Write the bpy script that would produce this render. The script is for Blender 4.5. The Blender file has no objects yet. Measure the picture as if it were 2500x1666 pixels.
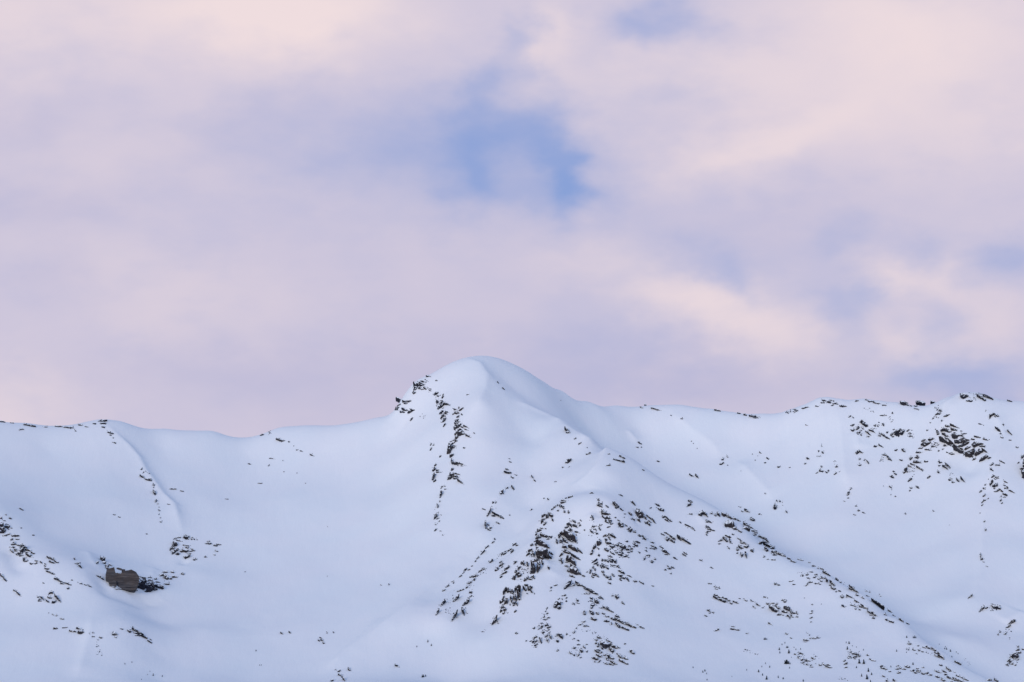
import bpy, bmesh, math, random
import numpy as np
from mathutils import Vector, Matrix
from mathutils.geometry import delaunay_2d_cdt

# ------------------------------------------------------------------ camera, sky, sun, exposure
scene = bpy.context.scene
col = scene.collection
PW, PH = 2500.0, 1666.0                      # photograph size, used to turn pixels into rays
HFOV = math.radians(25.0)
PITCH = math.radians(9.5)
FPX = PW / 2 / math.tan(HFOV / 2)
CP, SP = math.cos(PITCH), math.sin(PITCH)

cam_d = bpy.data.cameras.new('camera')
cam_d.sensor_width = 36.0
cam_d.angle = HFOV
cam_d.clip_start = 1.0
cam_d.clip_end = 90000.0
cam = bpy.data.objects.new('camera', cam_d)
cam.location = (0, 0, 0)
cam.rotation_euler = (math.pi / 2 + PITCH, 0, 0)
col.objects.link(cam)
scene.camera = cam

SUN_EL, SUN_AZ = math.radians(7), math.radians(-157)   # azimuth from +Y, clockwise
sd = Vector((math.sin(SUN_AZ) * math.cos(SUN_EL), math.cos(SUN_AZ) * math.cos(SUN_EL), math.sin(SUN_EL)))
sun_d = bpy.data.lights.new('sun', 'SUN')
sun_d.energy = 1.5
sun_d.angle = math.radians(18)
sun_d.color = (1.0, 0.86, 0.79)
sun = bpy.data.objects.new('sun', sun_d)
sun.rotation_euler = (-sd).to_track_quat('-Z', 'Y').to_euler()
sun.location = sd * 500
col.objects.link(sun)

scene.view_settings.view_transform = 'Standard'
scene.view_settings.look = 'None'
scene.view_settings.exposure = 0.0
scene.view_settings.gamma = 1.0
scene.view_settings.use_curve_mapping = False


def srgb(r, g, b):
    f = lambda c: (c / 12.92 if c <= 0.04045 else ((c + 0.055) / 1.055) ** 2.4)
    return (f(r / 255), f(g / 255), f(b / 255))


def pix_dir(u, v):
    """unit direction of a pixel of the photograph"""
    a = (u - PW / 2) / FPX
    b = -(v - PH / 2) / FPX
    return Vector((a, CP - b * SP, SP + b * CP)).normalized()


def build_world():
    w = bpy.data.worlds.new('World')
    scene.world = w
    w.use_nodes = True
    nt = w.node_tree
    nt.nodes.clear()
    N = nt.nodes.new
    L = nt.links.new

    def math_(op, a, b=None, c=None, clamp=False):
        n = N('ShaderNodeMath')
        n.operation = op
        n.use_clamp = clamp
        for i, x in enumerate((a, b, c)):
            if x is None:
                continue
            if isinstance(x, (int, float)):
                n.inputs[i].default_value = x
            else:
                L(x, n.inputs[i])
        return n.outputs[0]

    def vmath(op, a, b=None):
        n = N('ShaderNodeVectorMath')
        n.operation = op
        for i, x in enumerate((a, b)):
            if x is None:
                continue
            if isinstance(x, (tuple, list, Vector)):
                n.inputs[i].default_value = tuple(x)
            else:
                L(x, n.inputs[i])
        return n.outputs['Value'] if op in ('DOT_PRODUCT', 'LENGTH') else n.outputs[0]

    def mixc(f, a, b):
        n = N('ShaderNodeMix')
        n.data_type = 'RGBA'
        n.clamp_factor = True
        if isinstance(f, (int, float)):
            n.inputs[0].default_value = f
        else:
            L(f, n.inputs[0])
        for i, x in ((6, a), (7, b)):
            if isinstance(x, tuple):
                n.inputs[i].default_value = (*x, 1)
            else:
                L(x, n.inputs[i])
        return n.outputs[2]

    tc = N('ShaderNodeTexCoord')
    d = tc.outputs['Generated']

    def noise(scale, zs, detail, seed, rough=0.55):
        m = vmath('MULTIPLY', d, (scale, scale, scale * zs))
        m = vmath('ADD', m, (seed, seed * 1.7, seed * 0.3))
        n = N('ShaderNodeTexNoise')
        n.inputs['Scale'].default_value = 1.0
        n.inputs['Detail'].default_value = detail
        n.inputs['Roughness'].default_value = rough
        L(m, n.inputs['Vector'])
        return n
    # soft drifting warp of the cloud shapes, in angles about the view's middle direction
    wn = noise(16.0, 1.8, 3.0, 3.1)
    warp = vmath('MULTIPLY', vmath('SUBTRACT', wn.outputs['Color'], (0.5, 0.5, 0.5)), (0.050 * FPX, 0.026 * FPX, 0.0))
    wn2 = noise(52.0, 1.5, 3.0, 5.7)
    warp = vmath('ADD', warp, vmath('MULTIPLY', vmath('SUBTRACT', wn2.outputs['Color'], (0.5, 0.5, 0.5)), (0.022 * FPX, 0.016 * FPX, 0.0)))
    fw = vmath('DOT_PRODUCT', d, (0, CP, SP))
    fwc = math_('MAXIMUM', fw, 0.05)
    cmb = N('ShaderNodeCombineXYZ')
    L(math_('MULTIPLY', math_('DIVIDE', vmath('DOT_PRODUCT', d, (1, 0, 0)), fwc), FPX), cmb.inputs[0])
    L(math_('MULTIPLY', math_('DIVIDE', vmath('DOT_PRODUCT', d, (0, SP, -CP)), fwc), FPX), cmb.inputs[1])
    pv = vmath('ADD', cmb.outputs[0], warp)

    def blobs(lst):
        tot = None
        for (cx, cy, rx, ry, rot, amp) in lst:
            cx, cy = cx - PW / 2, cy - PH / 2
            if abs(rot) > 4:
                n = N('ShaderNodeMapping')
                n.vector_type = 'TEXTURE'
                n.inputs['Location'].default_value = (cx, cy, 0)
                n.inputs['Rotation'].default_value = (0, 0, math.radians(rot))
                n.inputs['Scale'].default_value = (rx, ry, 1)
                L(pv, n.inputs[0])
                q = n.outputs[0]
            else:
                n = N('ShaderNodeVectorMath')
                n.operation = 'MULTIPLY_ADD'
                L(pv, n.inputs[0])
                n.inputs[1].default_value = (1 / rx, 1 / ry, 0)
                n.inputs[2].default_value = (-cx / rx, -cy / ry, 0)
                q = n.outputs[0]
            e = math_('POWER', 0.4966, vmath('DOT_PRODUCT', q, q))      # exp(-0.7 r^2)
            tot = math_('MULTIPLY', e, amp) if tot is None else math_('MULTIPLY_ADD', e, amp, tot)
        return tot
    PEACH = [(250, 20, 420, 130, 0, .55), (640, 40, 240, 115, -8, .62), (880, 30, 220, 80, -14, .4),
             (0, 160, 110, 150, 0, .25), (250, 390, 260, 70, -20, .22), (420, 680, 260, 80, 12, .30),
             (330, 770, 160, 50, 15, .15), (-30, 985, 190, 110, 0, .5), (2250, 80, 380, 190, -8, .85),
             (1900, 335, 200, 62, -18, .5), (1680, 390, 140, 45, -22, .35), (1350, 60, 60, 85, 0, .5),
             (1450, 225, 120, 80, 20, .38), (1610, 715, 130, 60, 12, .55), (1880, 790, 120, 65, 14, .5),
             (1740, 755, 120, 55, 15, .3), (2210, 662, 62, 42, -10, .55), (2335, 668, 55, 42, -15, .42),
             (2225, 850, 95, 66, 0, .6), (2430, 790, 110, 120, 0, .35), (1440, 625, 120, 50, 0, .25),
             (2130, 740, 45, 40, 0, .22), (1750, 190, 160, 70, 0, .3), (2400, 340, 260, 90, -10, .35)]
    BLUE = [(1130, 370, 170, 95, -10, .34), (1135, 465, 85, 60, -35, .38), (1205, 205, 45, 55, 0, .34),
            (1262, 85, 45, 45, 0, .42), (1295, 185, 65, 32, 10, .4), (1362, 445, 48, 86, 10, .62),
            (1310, 330, 85, 60, 0, .36), (1250, 500, 90, 40, 0, .28), (1160, 300, 75, 95, 0, .28),
            (880, 380, 200, 75, -10, .2), (1640, 55, 105, 44, 8, .44), (1560, 65, 55, 40, 0, .22),
            (1660, 230, 95, 30, 0, .2), (1470, 490, 95, 42, 5, .24), (1770, 645, 105, 40, 10, .26),
            (1840, 690, 50, 50, 0, .26), (2080, 585, 75, 42, -20, .26), (2060, 715, 80, 38, -8, .34),
            (2165, 700, 50, 30, 0, .34), (2490, 620, 75, 55, 0, .42), (2280, 600, 55, 30, 0, .25),
            (2290, 795, 60, 48, -30, .32), (2400, 925, 140, 60, 0, .42), (2235, 925, 110, 40, 0, .36),
            (2080, 805, 70, 60, 0, .2), (1500, 880, 240, 70, 0, .14), (1560, 640, 130, 40, 0, .12),
            (1010, 390, 280, 120, -6, .17), (620, 310, 260, 80, -20, .08), (1330, 400, 150, 110, 0, .14), (1420, 300, 60, 50, 0, .12)]
    DIM = [(70, 285, 130, 70, 10, .5), (60, 500, 150, 55, 0, .55), (110, 665, 90, 55, -30, .35),
           (560, 890, 330, 45, 0, .42), (1450, 900, 420, 70, 0, .45), (500, 340, 260, 70, -20, .22),
           (1900, 560, 260, 70, -12, .25), (720, 980, 260, 60, 0, .25), (1750, 940, 260, 60, 0, .35)]
    front = math_('MULTIPLY', math_('SUBTRACT', fw, 0.1), 3.0, clamp=True)
    n1 = noise(9.0, 2.2, 5.0, 1.0).outputs['Fac']
    n2 = noise(34.0, 2.0, 4.0, 7.0, 0.5).outputs['Fac']
    n3 = noise(3.2, 2.4, 4.0, 4.4).outputs['Fac']
    sepz = vmath('DOT_PRODUCT', d, (0, 0, 1))
    # cloud cover away from the frame goes on as broken rosy cloud over blue
    wide = math_('MULTIPLY', math_('SUBTRACT', n3, 0.42), 3.2, clamp=True)
    offp = math_('MULTIPLY', wide, math_('SUBTRACT', 1.0, front))
    offb = math_('MULTIPLY', math_('SUBTRACT', 1.0, wide), math_('SUBTRACT', 1.0, front))
    fine = math_('ADD', math_('MULTIPLY', math_('SUBTRACT', n1, 0.5), 0.28),
                 math_('MULTIPLY', math_('SUBTRACT', n2, 0.5), 0.30))
    pe = math_('MULTIPLY_ADD', blobs(PEACH), front, math_('MULTIPLY', offp, 0.55))
    pe = math_('ADD', pe, fine, clamp=True)
    bl = math_('MULTIPLY_ADD', blobs(BLUE), front, math_('MULTIPLY', offb, 0.75))
    bl = math_('SUBTRACT', bl, math_('MULTIPLY', fine, 0.9), clamp=True)
    dm = math_('MULTIPLY', blobs(DIM), front, clamp=True)
    sky = N('ShaderNodeTexSky')
    sky.sky_type = 'NISHITA'
    sky.sun_disc = False
    sky.sun_elevation = SUN_EL
    sky.sun_rotation = SUN_AZ
    sky.altitude = 2000
    skyc = vmath('MULTIPLY', sky.outputs[0], (0.075, 0.075, 0.075))
    clear = mixc(0.85, skyc, srgb(140, 165, 223))
    base = mixc(dm, srgb(203, 197, 219), srgb(184, 183, 214))
    c = mixc(pe, base, srgb(239, 221, 223))
    c = mixc(bl, c, clear)
    # high overhead the thin cloud is bluer
    zen = math_('MULTIPLY', math_('SUBTRACT', sepz, 0.38), 2.2, clamp=True)
    c = mixc(math_('MULTIPLY', zen, 0.75), c, srgb(104, 146, 202))
    bg = N('ShaderNodeBackground')
    L(c, bg.inputs['Color'])
    bg.inputs['Strength'].default_value = 1.0
    out = N('ShaderNodeOutputWorld')
    L(bg.outputs[0], out.inputs['Surface'])
    w.cycles.sampling_method = 'MANUAL'
    w.cycles.sample_map_resolution = 128


build_world()
scene.cycles.max_bounces = 5
scene.cycles.diffuse_bounces = 3
scene.cycles.glossy_bounces = 1

# ------------------------------------------------------------------ materials
def new_mat(name):
    m = bpy.data.materials.new(name)
    m.use_nodes = True
    nt = m.node_tree
    nt.nodes.clear()
    out = nt.nodes.new('ShaderNodeOutputMaterial')
    b = nt.nodes.new('ShaderNodeBsdfPrincipled')
    nt.links.new(b.outputs[0], out.inputs['Surface'])
    return m, nt, b


def nz(nt, scale, detail, vec, rough=0.55):
    n = nt.nodes.new('ShaderNodeTexNoise')
    n.inputs['Scale'].default_value = scale
    n.inputs['Detail'].default_value = detail
    n.inputs['Roughness'].default_value = rough
    nt.links.new(vec, n.inputs['Vector'])
    return n.outputs['Fac']


def ramp(nt, fac, stops):
    r = nt.nodes.new('ShaderNodeValToRGB')
    while len(r.color_ramp.elements) < len(stops):
        r.color_ramp.elements.new(0.5)
    for e, (p, c) in zip(r.color_ramp.elements, stops):
        e.position = p
        e.color = (*c, 1) if len(c) == 3 else c
    nt.links.new(fac, r.inputs[0])
    return r.outputs[0]


SNOW_A, SNOW_B = (0.835, 0.905, 0.905), (0.865, 0.91, 0.905)


def mat_snow():
    m, nt, b = new_mat('snow')
    L = nt.links.new
    geo = nt.nodes.new('ShaderNodeNewGeometry')
    pos = geo.outputs['Position']
    c = ramp(nt, nz(nt, 0.012, 5, pos), [(0.35, SNOW_A), (0.65, SNOW_B)])
    L(c, b.inputs['Base Color'])
    b.inputs['Roughness'].default_value = 0.85
    b.inputs['Specular IOR Level'].default_value = 0.15
    mp = nt.nodes.new('ShaderNodeMapping')
    mp.inputs['Rotation'].default_value = (0, 0, math.radians(24))
    mp.inputs['Scale'].default_value = (0.11, 0.028, 0.05)
    L(pos, mp.inputs[0])
    h1 = nz(nt, 1.0, 6, mp.outputs[0], 0.6)
    h2 = nz(nt, 0.35, 5, pos, 0.65)
    ad = nt.nodes.new('ShaderNodeMath')
    ad.operation = 'MULTIPLY_ADD'
    ad.inputs[1].default_value = 0.35
    L(h2, ad.inputs[0])
    L(h1, ad.inputs[2])
    bp = nt.nodes.new('ShaderNodeBump')
    bp.inputs['Strength'].default_value = 0.30
    bp.inputs['Distance'].default_value = 1.6
    L(ad.outputs[0], bp.inputs['Height'])
    L(bp.outputs[0], b.inputs['Normal'])
    return m


def mat_rock(name, cols, snow=0.5, strat=(0.35, 0.35, 1.1), tilt=22.0, scale=1.0):
    """dark mountain rock; snow lies on its ledges and in its cracks"""
    m, nt, b = new_mat(name)
    L = nt.links.new
    geo = nt.nodes.new('ShaderNodeNewGeometry')
    pos = geo.outputs['Position']
    mp = nt.nodes.new('ShaderNodeMapping')
    mp.inputs['Rotation'].default_value = (0, math.radians(tilt), 0)
    mp.inputs['Scale'].default_value = tuple(s * scale for s in strat)
    L(pos, mp.inputs[0])
    n1 = nz(nt, 0.55, 6, mp.outputs[0], 0.65)
    n2 = nz(nt, 0.07, 3, pos)
    rc = ramp(nt, n1, [(0.30, cols[0]), (0.5, cols[1]), (0.68, cols[2])])
    tint = ramp(nt, n2, [(0.4, (1.0, 0.93, 0.88)), (0.6, (0.88, 0.95, 1.04))])
    mul = nt.nodes.new('ShaderNodeMix')
    mul.data_type = 'RGBA'
    mul.blend_type = 'MULTIPLY'
    mul.inputs[0].default_value = 1.0
    L(rc, mul.inputs[6])
    L(tint, mul.inputs[7])
    # snow: lies where the ledge faces up, plus streaks caught in the bedding
    sep = nt.nodes.new('ShaderNodeSeparateXYZ')
    L(geo.outputs['True Normal'], sep.inputs[0])
    n3 = nz(nt, 0.95, 5, mp.outputs[0], 0.6)
    s1 = nt.nodes.new('ShaderNodeMath')
    s1.operation = 'MULTIPLY_ADD'
    s1.inputs[1].default_value = 0.62
    L(sep.outputs['Z'], s1.inputs[0])
    L(n3, s1.inputs[2])
    k = ramp(nt, s1.outputs[0], [(0.0, (0, 0, 0)), (1.0, (1, 1, 1))])
    th = nt.nodes.new('ShaderNodeMapRange')
    th.clamp = True
    th.inputs['From Min'].default_value = 1.02 - snow * 0.36
    th.inputs['From Max'].default_value = 1.05 - snow * 0.36
    L(s1.outputs[0], th.inputs['Value'])
    mx = nt.nodes.new('ShaderNodeMix')
    mx.data_type = 'RGBA'
    L(th.outputs[0], mx.inputs[0])
    L(mul.outputs[2], mx.inputs[6])
    mx.inputs[7].default_value = (*SNOW_A, 1)
    L(mx.outputs[2], b.inputs['Base Color'])
    b.inputs['Roughness'].default_value = 0.92
    b.inputs['Specular IOR Level'].default_value = 0.12
    bp = nt.nodes.new('ShaderNodeBump')
    bp.inputs['Strength'].default_value = 0.8
    bp.inputs['Distance'].default_value = 0.9
    L(n1, bp.inputs['Height'])
    L(bp.outputs[0], b.inputs['Normal'])
    return m


def mat_plain(name, c0, c1, scale=1.5):
    m, nt, b = new_mat(name)
    tc = nt.nodes.new('ShaderNodeTexCoord')
    c = ramp(nt, nz(nt, scale, 4, tc.outputs['Object']), [(0.3, c0), (0.7, c1)])
    nt.links.new(c, b.inputs['Base Color'])
    b.inputs['Roughness'].default_value = 0.9
    b.inputs['Specular IOR Level'].default_value = 0.1
    return m


M_SNOW = mat_snow()
DARK = ((0.010, 0.012, 0.019), (0.023, 0.025, 0.034), (0.050, 0.050, 0.054))
BROWN = ((0.015, 0.015, 0.019), (0.034, 0.033, 0.037), (0.074, 0.068, 0.066))
CLIFF = ((0.026, 0.026, 0.028), (0.074, 0.070, 0.068), (0.150, 0.140, 0.128))
M_ROCK = [mat_rock('dark_rock', DARK, 0.46), mat_rock('brown_rock', BROWN, 0.44)]
M_CLIFF = mat_rock('bedded_cliff_rock', CLIFF, 0.40, (0.10, 0.10, 1.5), 3.0)
M_SNOWY = mat_rock('snow_dusted_rock', BROWN, 0.78)
M_RUBBLE = mat_rock('rubble_rock', DARK, 0.30)
M_CROWN = mat_plain('conifer_needles', (0.008, 0.012, 0.016), (0.020, 0.028, 0.030), 1.2)
M_BARK = mat_plain('conifer_bark', (0.020, 0.017, 0.016), (0.040, 0.032, 0.028), 3.0)

# ------------------------------------------------------------------ terrain
def tan_e(v):
    return math.tan(PITCH + math.atan(-(v - PH / 2) / FPX))


def point(u, v, Y):
    d = pix_dir(u, v)
    t = Y / d.y
    return (d.x * t, Y, d.z * t)


def column(u, v0, Y0, segs):
    """points down one picture column: from (v0, Y0), each segment (v, slope) follows the ground's own slope"""
    d = pix_dir(u, v0)
    Y, z = Y0, Y0 * d.z / d.y
    pts = [(d.x / d.y * Y, Y, z)]
    for v, s in segs:
        dd = pix_dir(u, v)
        t = dd.z / dd.y
        Yn = (s * Y - z) / (s - t)
        z = Yn * t
        Y = Yn
        pts.append((dd.x / dd.y * Y, Y, z))
    return pts


SKYLINE = [(-600, 1015, 2960), (-350, 1030, 3000), (-150, 1022, 3046), (0, 1028, 3080), (70, 1034, 3097), (130, 1041, 3111), (190, 1036, 3126),
           (250, 1026, 3140), (300, 1032, 3157), (400, 1046, 3190), (520, 1054, 3212), (640, 1059, 3235),
           (680, 1044, 3235), (760, 1037, 3235), (860, 1034, 3225), (920, 1020, 3213), (962, 1003, 3205), (985, 968, 3203),
           (1012, 934, 3200), (1050, 915, 3202), (1090, 893, 3205), (1135, 878, 3218), (1178, 872, 3230), (1220, 882, 3250),
           (1270, 905, 3276), (1320, 932, 3306), (1370, 955, 3340), (1430, 978, 3384), (1500, 988, 3428),
           (1580, 990, 3452), (1660, 987, 3450), (1740, 998, 3432), (1800, 1008, 3418), (1860, 1014, 3405),
           (1920, 1008, 3391), (1970, 990, 3378), (2005, 976, 3370), (2060, 978, 3360), (2110, 975, 3351),
           (2165, 985, 3341), (2200, 984, 3335), (2280, 984, 3318), (2310, 972, 3312), (2345, 962, 3305), (2390, 961, 3296), (2425, 974, 3290),
           (2500, 984, 3275), (2650, 1000, 3250), (2850, 985, 3220), (3100, 1010, 3200)]


def sky_at(u):
    us = [s[0] for s in SKYLINE]
    return (float(np.interp(u, us, [s[1] for s in SKYLINE])), float(np.interp(u, us, [s[2] for s in SKYLINE])))


CTRL = []
for (u, v, Y) in SKYLINE:
    x, y, z = point(u, v, Y)
    CTRL += [(x, y, z), (x * (Y + 45) / Y, y + 45, z - 22), (x * (Y + 180) / Y, y + 180, z - 110), (x * (Y + 480) / Y, y + 480, z - 260)]


def skycol(u, segs):
    v, Y = sky_at(u)
    CTRL.extend(column(u, v, Y, segs)[1:])


# snow bowl left of the peak
for u, k in ((-600, 0), (-350, 0), (-150, 0)):
    skycol(u, [(1100, .70), (1200, .58), (1260, .5), (1400, .7), (1666, .56)])
skycol(0, [(1090, .72), (1180, .66), (1250, .40), (1330, .80), (1480, .66), (1666, .54)])
skycol(110, [(1090, .72), (1200, .66), (1300, .52), (1360, .36), (1440, .76), (1560, .60), (1666, .52)])
skycol(200, [(1090, .72), (1220, .66), (1330, .58), (1405, .36), (1490, .70), (1580, .56), (1666, .50)])
skycol(300, [(1090, .72), (1220, .67), (1370, .60), (1470, .44), (1520, .36), (1580, .62), (1666, .48)])
skycol(390, [(1090, .72), (1220, .68), (1380, .61), (1520, .48), (1600, .40), (1666, .45)])
for u in (500, 600, 700, 800, 900):
    skycol(u, [(1110, .70), (1220, .66), (1400, .56), (1540, .46), (1666, .40)])
skycol(970, [(1060, .85), (1160, .70), (1300, .62), (1420, .54), (1540, .46), (1666, .40)])
# the peak, its rib and the gully right of it
skycol(1040, [(960, .8), (1060, .82), (1180, .74), (1300, .69), (1420, .62), (1560, .52), (1666, .46)])
skycol(1110, [(940, .70), (1010, .74), (1100, .84), (1200, .79), (1320, .71), (1440, .64), (1666, .52)])
skycol(1180, [(920, .50), (990, .70), (1080, .90), (1200, .80), (1300, .72), (1400, .64), (1520, .56), (1666, .50)])
skycol(1250, [(950, .50), (1030, .62), (1130, .74), (1240, .72), (1330, .64)])
# spur and buttress crest that stands in front of the right-hand bowl
CREST = [(1300, 1003, 3130), (1370, 1036, 3078), (1430, 1076, 3026), (1485, 1106, 2976), (1545, 1126, 2984), (1600, 1162, 2984),
         (1660, 1194, 2978), (1720, 1222, 2964), (1800, 1274, 2924), (1900, 1350, 2856), (2000, 1394, 2796), (2100, 1444, 2732),
         (2200, 1512, 2664), (2300, 1585, 2604), (2400, 1652, 2556), (2520, 1720, 2508), (2700, 1790, 2450)]
for i, (u, v, Y) in enumerate(CREST):
    x, y, z = point(u, v, Y)
    CTRL.append((x, y, z))
    if i >= 3:
        CTRL += [(x * (Y + 30) / Y + 6, y + 30, z - 8), (x * (Y + 75) / Y + 14, y + 75, z - 15)]
FR = {1300: [(1080, .68), (1160, .68), (1240, .68)], 1370: [(1110, .64), (1170, .58), (1215, .54)],
      1430: [(1120, .60), (1200, .50)],
      1485: [(1160, .46), (1220, .52), (1320, .90), (1400, .90), (1500, .74), (1600, .58), (1666, .42)],
      1600: [(1220, .46), (1320, .74), (1440, .70), (1560, .55), (1666, .44)],
      1720: [(1280, .50), (1380, .68), (1500, .60), (1600, .48), (1666, .42)],
      1800: [(1340, .56), (1440, .62), (1560, .50), (1666, .42)],
      1900: [(1420, .54), (1520, .54), (1666, .44)], 2000: [(1470, .52), (1560, .50), (1666, .42)],
      2100: [(1520, .54), (1600, .48), (1666, .42)], 2200: [(1580, .5), (1666, .42)], 2300: [(1640, .45), (1700, .4)],
      2400: [(1700, .42), (1760, .38)], 2520: [(1760, .4)]}
for (u, v, Y) in CREST:
    if u in FR:
        CTRL.extend(column(u, v, Y, FR[u])[1:])
# left-hand rock rib of the buttress and its foot
for u, v, Y in ((1395, 1212, 2852), (1330, 1262, 2824), (1312, 1318, 2768), (1300, 1370, 2724), (1262, 1440, 2676), (1230, 1500, 2640),
                (1390, 1310, 2778), (1400, 1390, 2718), (1400, 1470, 2648), (1300, 1540, 2590), (1400, 1560, 2580), (1300, 1666, 2460),
                (1400, 1666, 2460), (1265, 1300, 2846), (1220, 1370, 2784), (1150, 1440, 2716), (1080, 1520, 2640), (1180, 1560, 2594),
                (1100, 1666, 2486)):
    CTRL.append(point(u, v, Y))
# right-hand bowl under the far ridge
skycol(1430, [(1040, .70), (1068, .66)])
skycol(1560, [(1050, .82), (1110, .80)])
skycol(1680, [(1070, .86), (1150, .80), (1195, .72)])
skycol(1800, [(1070, .88), (1160, .80), (1255, .70)])
skycol(1920, [(1070, .90), (1170, .82), (1280, .70), (1340, .60)])
skycol(2050, [(1050, .95), (1150, .90), (1260, .78), (1380, .62)])
skycol(2150, [(1050, .98), (1120, .95), (1220, .85), (1340, .68), (1440, .55)])
skycol(2250, [(1050, .95), (1120, .95), (1220, .85), (1340, .68), (1460, .55), (1520, .48)])
skycol(2340, [(1030, .75), (1120, 1.0), (1220, .85), (1340, .68), (1460, .55), (1560, .46)])
skycol(2420, [(1030, .70), (1130, .85), (1240, .85), (1360, .70), (1480, .60), (1600, .52), (1666, .45)])
skycol(2500, [(1050, .80), (1170, .90), (1300, .74), (1430, .66), (1540, .60), (1666, .50)])
skycol(2650, [(1100, .8), (1250, .75), (1400, .65), (1550, .55), (1666, .45)])
skycol(2850, [(1100, .8), (1250, .75), (1400, .65), (1550, .55), (1666, .45)])
skycol(3100, [(1100, .8), (1250, .75), (1400, .65), (1550, .55), (1666, .45)])
# apron that runs out of the frame towards the valley
for xx in range(-900, 1000, 150):
    CTRL += [(xx, 2300, 6.0), (xx, 2150, -6.0), (xx, 1980, -12.0)]
CTRL = np.array(CTRL, dtype=np.float64)


def tps_fit(P, lam):
    n = len(P)
    q = P[:, :2] / 1000.0
    r2 = ((q[:, None] - q[None]) ** 2).sum(-1)
    K = 0.5 * r2 * np.log(np.maximum(r2, 1e-12)) + np.eye(n) * lam
    A = np.zeros((n + 3, n + 3))
    A[:n, :n] = K
    A[:n, n] = 1
    A[:n, n + 1:] = q
    A[n:, :n] = A[:n, n:].T
    s = np.linalg.solve(A, np.concatenate([P[:, 2], np.zeros(3)]))
    return q.astype(np.float32), s


def tps_eval(fit, X, Y):
    q, s = fit
    n = len(q)
    xx = (X.ravel() / 1000).astype(np.float32)
    yy = (Y.ravel() / 1000).astype(np.float32)
    out = np.zeros(len(xx))
    for i in range(0, len(xx), 20000):
        r2 = (xx[i:i + 20000, None] - q[None, :, 0]) ** 2 + (yy[i:i + 20000, None] - q[None, :, 1]) ** 2
        out[i:i + 20000] = (0.5 * r2 * np.log(np.maximum(r2, 1e-9))) @ s[:n].astype(np.float32)
    return (out + s[n] + s[n + 1] * xx + s[n + 2] * yy).reshape(X.shape)


def sstep(a, b, x):
    t = np.clip((x - a) / (b - a), 0, 1)
    return t * t * (3 - 2 * t)


rng = np.random.default_rng(7)
_tab = rng.random((256, 256))


def vnoise(x, y):
    xi = np.floor(x).astype(int)
    yi = np.floor(y).astype(int)
    fx = x - xi
    fy = y - yi
    fx = fx * fx * fx * (fx * (fx * 6 - 15) + 10)
    fy = fy * fy * fy * (fy * (fy * 6 - 15) + 10)
    g = lambda a, b: _tab[a % 256, b % 256]
    return ((g(xi, yi) * (1 - fx) + g(xi + 1, yi) * fx) * (1 - fy) + (g(xi, yi + 1) * (1 - fx) + g(xi + 1, yi + 1) * fx) * fy) - 0.5


FIT = tps_fit(CTRL, 2e-6)
# evaluate on a coarse lattice first, then refine it smoothly
CX = np.arange(-1500, 1500.1, 8.0)
CY = np.arange(1800, 4300.1, 8.0)
CZ = tps_eval(FIT, *np.meshgrid(CX, CY, indexing='ij'))


def bicubic(Z, x0, y0, h, X, Y):
    fx = np.clip((X - x0) / h, 1.001, Z.shape[0] - 2.001)
    fy = np.clip((Y - y0) / h, 1.001, Z.shape[1] - 2.001)
    ix = np.floor(fx).astype(int)
    iy = np.floor(fy).astype(int)
    tx, ty = fx - ix, fy - iy

    def wts(t):
        return (-0.5 * t + t * t - 0.5 * t ** 3, 1 - 2.5 * t * t + 1.5 * t ** 3, 0.5 * t + 2 * t * t - 1.5 * t ** 3, -0.5 * t * t + 0.5 * t ** 3)
    wx, wy = wts(tx), wts(ty)
    r = 0
    for a in range(4):
        for b in range(4):
            r = r + wx[a] * wy[b] * Z[ix + a - 1, iy + b - 1]
    return r


def fallback(X, Y):
    v = -14 + 0.012 * np.maximum(0, np.abs(X) - 400)
    near = -1.75 + 0 * X
    f = near + (v - near) * sstep(60, 900, Y)
    rng_z = 430 * np.exp(-((Y - 3320) / 620.0) ** 2) + 90 * sstep(3300, 6000, Y)
    back = 60 * sstep(-1500, -5000, Y) * (1 + 0.5 * np.sin(X / 1900.0))
    lump = 60 * vnoise(X / 420.0, Y / 420.0) * sstep(2000, 2700, Y)
    return f + rng_z * sstep(1900, 2500, Y) + lump + back


def base_height(X, Y):
    m = sstep(1500, 1050, np.abs(X)) * sstep(1850, 2150, Y) * sstep(4250, 3700, Y)
    t = bicubic(CZ, CX[0], CY[0], 8.0, X, Y)
    return t * m + fallback(X, Y) * (1 - m)


FX0, FX1, FY0, FY1, FH = -820.0, 900.0, 2300.0, 3700.0, 2.5
gx = np.arange(FX0, FX1 + 0.1, FH)
gy = np.arange(FY0, FY1 + 0.1, FH)
GX, GY = np.meshgrid(gx, gy, indexing='ij')
GZ = base_height(GX, GY)


def sample(Z, X, Y):
    fx = np.clip((X - FX0) / FH, 0, Z.shape[0] - 1.001)
    fy = np.clip((Y - FY0) / FH, 0, Z.shape[1] - 1.001)
    ix = fx.astype(int)
    iy = fy.astype(int)
    tx, ty = fx - ix, fy - iy
    return (Z[ix, iy] * (1 - tx) + Z[ix + 1, iy] * tx) * (1 - ty) + (Z[ix, iy + 1] * (1 - tx) + Z[ix + 1, iy + 1] * tx) * ty


MARCH = np.arange(2310.0, 3690.0, 5.0)


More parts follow.
